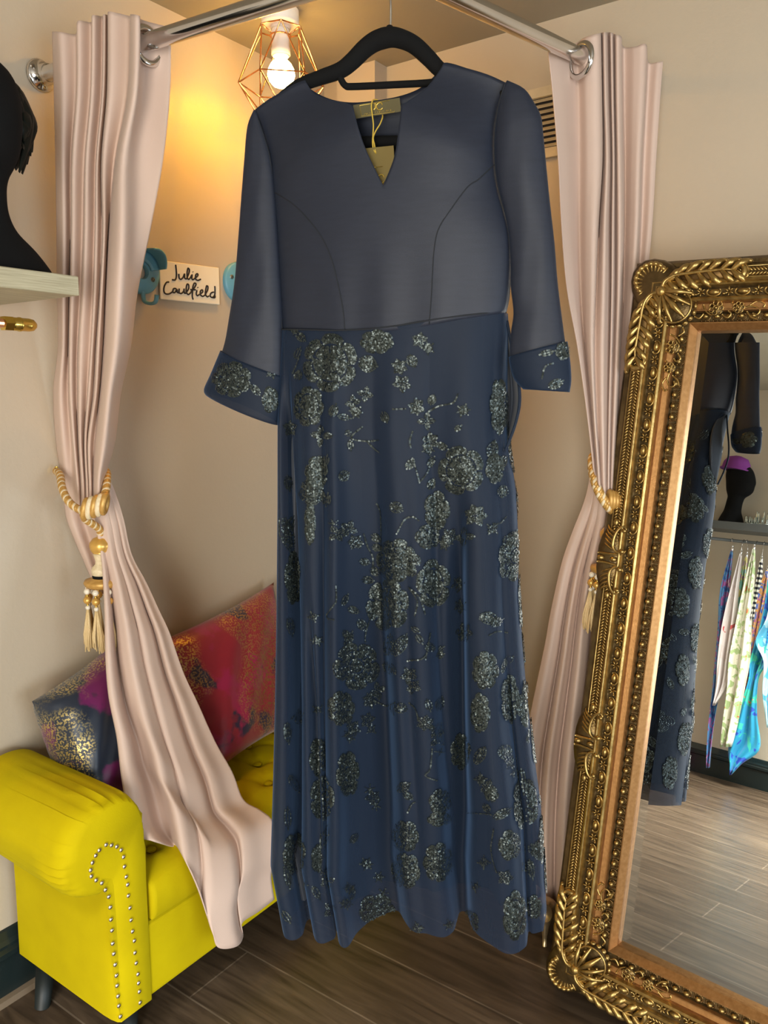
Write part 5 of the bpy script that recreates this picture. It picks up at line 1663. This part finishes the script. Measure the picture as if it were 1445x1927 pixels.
def cartouche(sd_, s0):
    """pair of mirrored scroll leaves with two beads between, on the outer edge"""
    bed = MB(); g = MB()
    bed.add(*ell(sl_pt(sd_, s0, .030, .022), np.array([sl_vec(sd_, .082, 0, 0), sl_vec(sd_, 0, .032, 0), sl_vec(sd_, 0, 0, .016)]), 20, 8))
    for sg_ in (1, -1):
        def Q(a_, d, w): return sl_pt(sd_, s0 + sg_ * a_, d, w)
        main = catmull(np.array([(.016, .058), (.018, .048), (.028, .040), (.046, .040), (.064, .046), (.074, .056), (.072, .064), (.064, .064)]), 6)
        g.add(*tube([Q(a_, b_, .043) for a_, b_ in main], np.interp(np.linspace(0, 1, len(main)), [0, .4, 1], [.003, .0036, .0030]), 8))
        g.add(*ell(Q(.066, .0625, .044), np.array([sl_vec(sd_, .0052, 0, 0), sl_vec(sd_, 0, .0052, 0), sl_vec(sd_, 0, 0, .006)]), 10, 6))
        g.add(*ell(Q(.020, .0625, .044), np.array([sl_vec(sd_, .0058, 0, 0), sl_vec(sd_, 0, .0058, 0), sl_vec(sd_, 0, 0, .006)]), 10, 6))
        low = catmull(np.array([(.010, .008), (.010, .030), (.012, .050), (.016, .064), (.024, .070)]), 5)
        g.add(*tube([Q(a_, b_, .042) for a_, b_ in low], .0030, 7))
        for k in range(5):
            a0 = .024 + k * .0095
            lf = catmull(np.array([(a0 - .004, .043 - .000 * k), (a0 + .004, .026), (a0 + .012, .012 + .002 * k)]), 5)
            g.add(*tube([Q(a_, b_, w_) for (a_, b_), w_ in zip(lf, np.linspace(.043, .030, len(lf)))], np.interp(np.linspace(0, 1, len(lf)), [0, .4, 1], [.0016, .0030, .0012]), 7))
        g.add(*ell(Q(.082, .038, .034), np.array([sl_vec(sd_, .010, 0, 0), sl_vec(sd_, 0, .007, 0), sl_vec(sd_, 0, 0, .006)]), 8, 5))
    for dd in (.014, .044):
        g.add(*ell(sl_pt(sd_, s0, dd, .040), np.array([sl_vec(sd_, .0062, 0, 0), sl_vec(sd_, 0, .0085, 0), sl_vec(sd_, 0, 0, .007)]), 12, 7))
    b = bed.build('side_cartouche', M['bronze'], mir_root)
    g.build('raised_carving', M['gold'], b)


SD = sides()
for sd_ in SD[:2]:
    for s0 in (.585, 1.005): cartouche(sd_, s0)
for sd_ in SD[2:]: cartouche(sd_, MWd / 2)

# ------------------------------------------------------------------ gold shoes behind the hem
def shoe(heel_c, toe_dir, label):
    td = np.array([*toe_dir, 0.]); td /= np.linalg.norm(td); sd = np.cross(ZZ, td)
    root = empty('high_heel_shoe', (heel_c[0], heel_c[1], 0))
    tag(root, label, 'shoe', 'gold high heels behind the dress hem')
    base = np.array([heel_c[0], heel_c[1], 0.])
    secs = [(-.012, .078, .052, .018), (0.0, .074, .060, .025), (.02, .070, .060, .029), (.05, .058, .044, .030), (.09, .034, .026, .031), (.13, .014, .030, .036), (.17, .007, .034, .038), (.20, .006, .030, .032), (.23, .006, .020, .020), (.245, .007, .010, .007)]
    V = []; K = 20
    for xx, z0, hh, hw_ in secs:
        for j in range(K):
            th = 2 * pi * j / K
            V.append(base + td * xx + sd * hw_ * cos(th) + ZZ * (z0 + hh / 2 + hh / 2 * sin(th)))
    F = [tuple(reversed(f)) for f in grid_faces(len(secs), K, False, True)] + [tuple(range(K)), tuple((len(secs) - 1) * K + j for j in reversed(range(K)))]
    mesh('upper', V, F, M['goldshoe'], root)
    mesh('heel', *tube([base + td * .012 + ZZ * .085, base + td * .004 + ZZ * .06, base + td * .004 + ZZ * .03, base + td * .006 + ZZ * .001], [.020, .011, .0065, .0055], 14), M['goldshoe'], root)


s1 = PZ(1024, 1783, 0.0)
shoe(s1 + np.array([0, 0, 0]), (-.35, 1.0), 'gold stiletto shoe, its heel showing right of the dress hem')
s2 = PZ(1062, 1772, 0.0)
shoe(s2 + np.array([.0, .075, 0]), (-.35, 1.0), 'gold stiletto shoe half hidden behind the mirror corner')

# ------------------------------------------------------------------ what the mirror shows: display wall at the front of the shop
GP = mp_(.3, .8, gl_w + .0012)


def RM(px, py, y):
    r = ray(px, py); t = ((GP - CAM) @ MN) / (r @ MN); Mpt = CAM + r * t
    q_ = r - 2 * (r @ MN) * MN
    return Mpt + q_ * ((y - Mpt[1]) / q_[1])


FYs = FY + .22
z_sh = RM(1420, 984, FYs)[2]
shf = tag(mesh('display_shelf', *box(.05, 1.30, FY + .001, FYs, z_sh - .05, z_sh - .005), M['greydark'], smooth=False), 'dark grey display shelf above the scarf rail, seen in the mirror', 'shelf')
rz2 = z_sh - .11
yr = FY + .17
rl = empty('scarf_rail', (.66, yr, rz2)); tag(rl, 'slim dark rail of scarves under the display shelf, seen in the mirror', 'clothes rail')
mesh('rail_bar', *tube([(.06, yr, rz2), (1.27, yr, rz2)], .009, 12), M['greydark'], rl)
for xx in (.08, 1.24): mesh('rail_bracket', *tube([(xx, yr, rz2), (xx, yr, z_sh - .052)], .006, 8), M['greydark'], rl)


def scarf_mat(name, c0, cols, scale, seed, stripes=False):
    m = bpy.data.materials.new(name); m.use_nodes = True
    nt = m.node_tree; N = nt.nodes; L = nt.links; p = N['Principled BSDF']
    tc = N.new('ShaderNodeTexCoord'); mp = N.new('ShaderNodeMapping'); mp.inputs['Location'].default_value = (seed, seed * 1.7, seed * .3)
    L.new(tc.outputs['Object'], mp.inputs['Vector'])
    if stripes:
        vo = N.new('ShaderNodeTexWave'); vo.bands_direction = 'Z'; vo.inputs['Scale'].default_value = scale; fac = vo.outputs['Fac']
    else:
        vo = N.new('ShaderNodeTexNoise'); vo.inputs['Scale'].default_value = scale; vo.inputs['Detail'].default_value = 3; vo.inputs['Distortion'].default_value = 1.0; fac = vo.outputs['Fac']
    L.new(mp.outputs['Vector'], vo.inputs['Vector'])
    rp = N.new('ShaderNodeValToRGB'); el = rp.color_ramp.elements
    rp.color_ramp.interpolation = 'CONSTANT' if not stripes else 'CONSTANT'
    allc = [c0] + cols
    el[0].position = 0.0; el[0].color = (*allc[0], 1)
    lo_, hi_ = (.3, .7) if not stripes else (.5, .5)
    pos = np.linspace(.40, .68, len(cols)) if not stripes else [.5]
    el[1].position = float(pos[0]); el[1].color = (*cols[0], 1)
    for ps, c_ in zip(pos[1:], cols[1:]):
        e = el.new(float(ps)); e.color = (*c_, 1)
    L.new(fac, rp.inputs['Fac']); L.new(rp.outputs['Color'], p.inputs['Base Color'])
    p.inputs['Roughness'].default_value = .38; p.inputs['Sheen Weight'].default_value = .2
    return m


def scarf(hook_px, rows, mm, label, dy, grp='scarves clipped on the rail'):
    """rows: (py, xl, xr) read in the mirror; the cloth hangs in folds at its own distance"""
    y = yr + dy
    hp = RM(hook_px[0], hook_px[1], y)
    top = RM((rows[0][1] + rows[0][2]) / 2, rows[0][0], y)
    root = empty('scarf', (top[0], y, top[2] - .3))
    tag(root, label, 'scarf', grp)
    L_ = np.array([RM(a, p_, y) for p_, a, b in rows]); R_ = np.array([RM(b, p_, y) for p_, a, b in rows])
    Lc = resample3(L_, 40) if len(L_) > 2 else resample(L_, 40); Rc = resample3(R_, 40) if len(R_) > 2 else resample(R_, 40)
    m2 = 22; V = []
    for i in range(40):
        for j in range(m2):
            f = j / (m2 - 1); t_ = i / 39
            V.append(Lc[i] * (1 - f) + Rc[i] * f + np.array([0, .016 * min(1, t_ * 3 + .1) * sin(f * 9 + dy * 40) + .010 * sin(f * 17 + 5 * t_), 0]))
    solid(mesh('cloth', V, grid_faces(40, m2), mm, root), .0015)
    mesh('clip', *lathe([(.004, 0), (.008, .004), (.008, .03), (.004, .04)], top + np.array([0, 0, -.012]), (0, 0, 1), 8), M['chrome'], root)
    tz = rz2 + .012
    mesh('hook', *tube(catmull([top + np.array([0, 0, .024]), np.array([top[0], y, rz2 - .03]), np.array([top[0], yr + .013, rz2]), np.array([top[0], yr, tz]), np.array([top[0], yr - .013, rz2 - .004])], 5), .0018, 6), M['chrome'], root)


def c6(x, y): return 1220 + .2595 * x, 980 + .2595 * y
def rws(lst): return [(c6(0, y)[1], c6(a, 0)[0], c6(b, 0)[0]) for y, a, b in lst]


mats = [
    scarf_mat('blue_floral_silk', (.03, .10, .42), [(.10, .32, .65), (.45, .12, .40), (.75, .55, .65)], 22, 1.1),
    scarf_mat('white_poppy_silk', (.78, .70, .68), [(.82, .76, .74), (.80, .72, .70), (.60, .08, .08)], 9, 2.2),
    scarf_mat('lilac_yellow_silk', (.42, .22, .55), [(.75, .68, .25), (.25, .62, .55), (.60, .35, .60)], 20, 3.3),
    scarf_mat('cream_floral_silk', (.80, .78, .62), [(.83, .80, .66), (.42, .55, .25), (.70, .16, .05)], 17, 4.4),
    scarf_mat('black_white_striped_silk', (.012, .014, .03), [(.75, .72, .60)], 11, .2, stripes=True),
    scarf_mat('jewel_dotted_silk', (.45, .10, .35), [(.80, .42, .12), (.12, .20, .60), (.80, .70, .60)], 26, 5.5),
    scarf_mat('turquoise_blue_silk', (.02, .08, .55), [(.02, .35, .60), (.05, .60, .45), (.70, .30, .18)], 9, 6.6),
    scarf_mat('pale_teal_silk', (.70, .72, .76), [(.45, .72, .78), (.10, .45, .65), (.55, .35, .45)], 7, 7.7),
]
scarf(c6(610, 100), rws([(215, 600, 612), (500, 520, 590), (800, 500, 560), (1100, 470, 545), (1500, 430, 480), (1790, 422, 445)]), mats[0], 'blue and pink floral scarf nearest the dress in the mirror', -.02)
scarf(c6(690, 110), rws([(240, 664, 676), (500, 600, 650), (760, 540, 635), (1000, 505, 605), (1200, 490, 570), (1340, 470, 480)]), mats[1], 'white scarf with red poppy print hanging in the mirror', .03)
scarf(c6(740, 115), rws([(260, 705, 717), (450, 655, 700), (700, 640, 680), (1000, 600, 650), (1300, 570, 600)]), mats[2], 'lilac and yellow scarf between two pale scarves in the mirror', -.03)
scarf(c6(775, 120), rws([(205, 757, 771), (450, 700, 765), (700, 650, 745), (1000, 590, 735), (1200, 575, 700), (1450, 540, 650), (1640, 520, 600)]), mats[3], 'long cream floral scarf with red flowers in the mirror', .05)
scarf(c6(830, 130), rws([(290, 812, 826), (420, 790, 820), (560, 765, 790), (720, 742, 765)]), mats[4], 'narrow black and white striped scarf in the mirror', .02)
scarf(c6(862, 135), rws([(360, 856, 870), (500, 800, 860), (800, 745, 800), (1050, 700, 760), (1300, 660, 700)]), mats[5], 'magenta and orange dotted scarf beside the striped one', -.01)
scarf(c6(885, 140), rws([(420, 870, 890), (700, 830, 900), (1000, 745, 870), (1150, 730, 800), (1400, 650, 790), (1650, 580, 810), (1760, 590, 680), (1840, 596, 604)]), mats[6], 'large turquoise and royal blue scarf with pointed hem in the mirror', .015)
scarf(c6(925, 145), rws([(380, 915, 935), (700, 865, 960), (870, 785, 980), (1020, 840, 990), (1250, 830, 960), (1500, 860, 900)]), mats[7], 'pale teal scarf at the right edge of the mirror', .04)

# black bust, purple hat, tiaras on the display shelf
bb = RM(1376, 979, FY + .11)
prof2 = [(z * .98, a * .80, b * .9, c) for z, a, b, c in bust_prof]
hb = head_bust('mannequin_head', prof2, bb[0], FY + .11, z_sh - .004, (1, .12), 'black mannequin head in profile on the display shelf in the mirror', M['velvet'])
hat = mesh('felt_hat', *lathe([(.088, 0), (.091, .006), (.080, .012), (.076, .045), (.058, .075), (.02, .088), (.001, .089)], (bb[0] - .012, FY + .12, z_sh + .318), (.1, 0, 1), 28), M['purple'])
tag(hat, 'purple felt hat on the mannequin head in the mirror', 'hat')
for (px, r, lab) in ((1413, .028, 'small crystal hair comb on the display shelf beside the mannequin'), (1440, .05, 'round crystal tiara at the end of the display shelf in the mirror')):
    c = RM(px, 975, FY + .13)
    root = empty('tiara', (c[0], FY + .13, z_sh - .005)); tag(root, lab, 'tiara')
    ringp = [np.array([c[0] + r * cos(a_), FY + .13 + r * .8 * sin(a_), z_sh + .003]) for a_ in np.linspace(0, 2 * pi, 24, endpoint=False)]
    mesh('band', *tube(ringp, .004, 8, closed=True), M['crystal'], root)
    for k in range(12):
        a_ = 2 * pi * k / 12; hgt = r * (1.0 + .5 * (k % 2))
        b0 = np.array([c[0] + r * cos(a_), FY + .13 + r * .8 * sin(a_), z_sh + .004])
        mesh('crystal_spray', *ell(b0 + ZZ * hgt * .5, np.array([[.006, 0, 0], [0, .006, 0], [0, 0, hgt * .55]]), 6, 4), M['crystal'], root, smooth=False)
pb = RM(1236, 1430, FY + .25)
gb_ = mesh('gift_box', *box(pb[0] - .16, pb[0] + .07, FY + .16, FY + .30, .001, .11), M['pinkbox'], smooth=False)
tag(gb_, 'magenta patterned box on the floor under the scarves in the mirror', 'box')
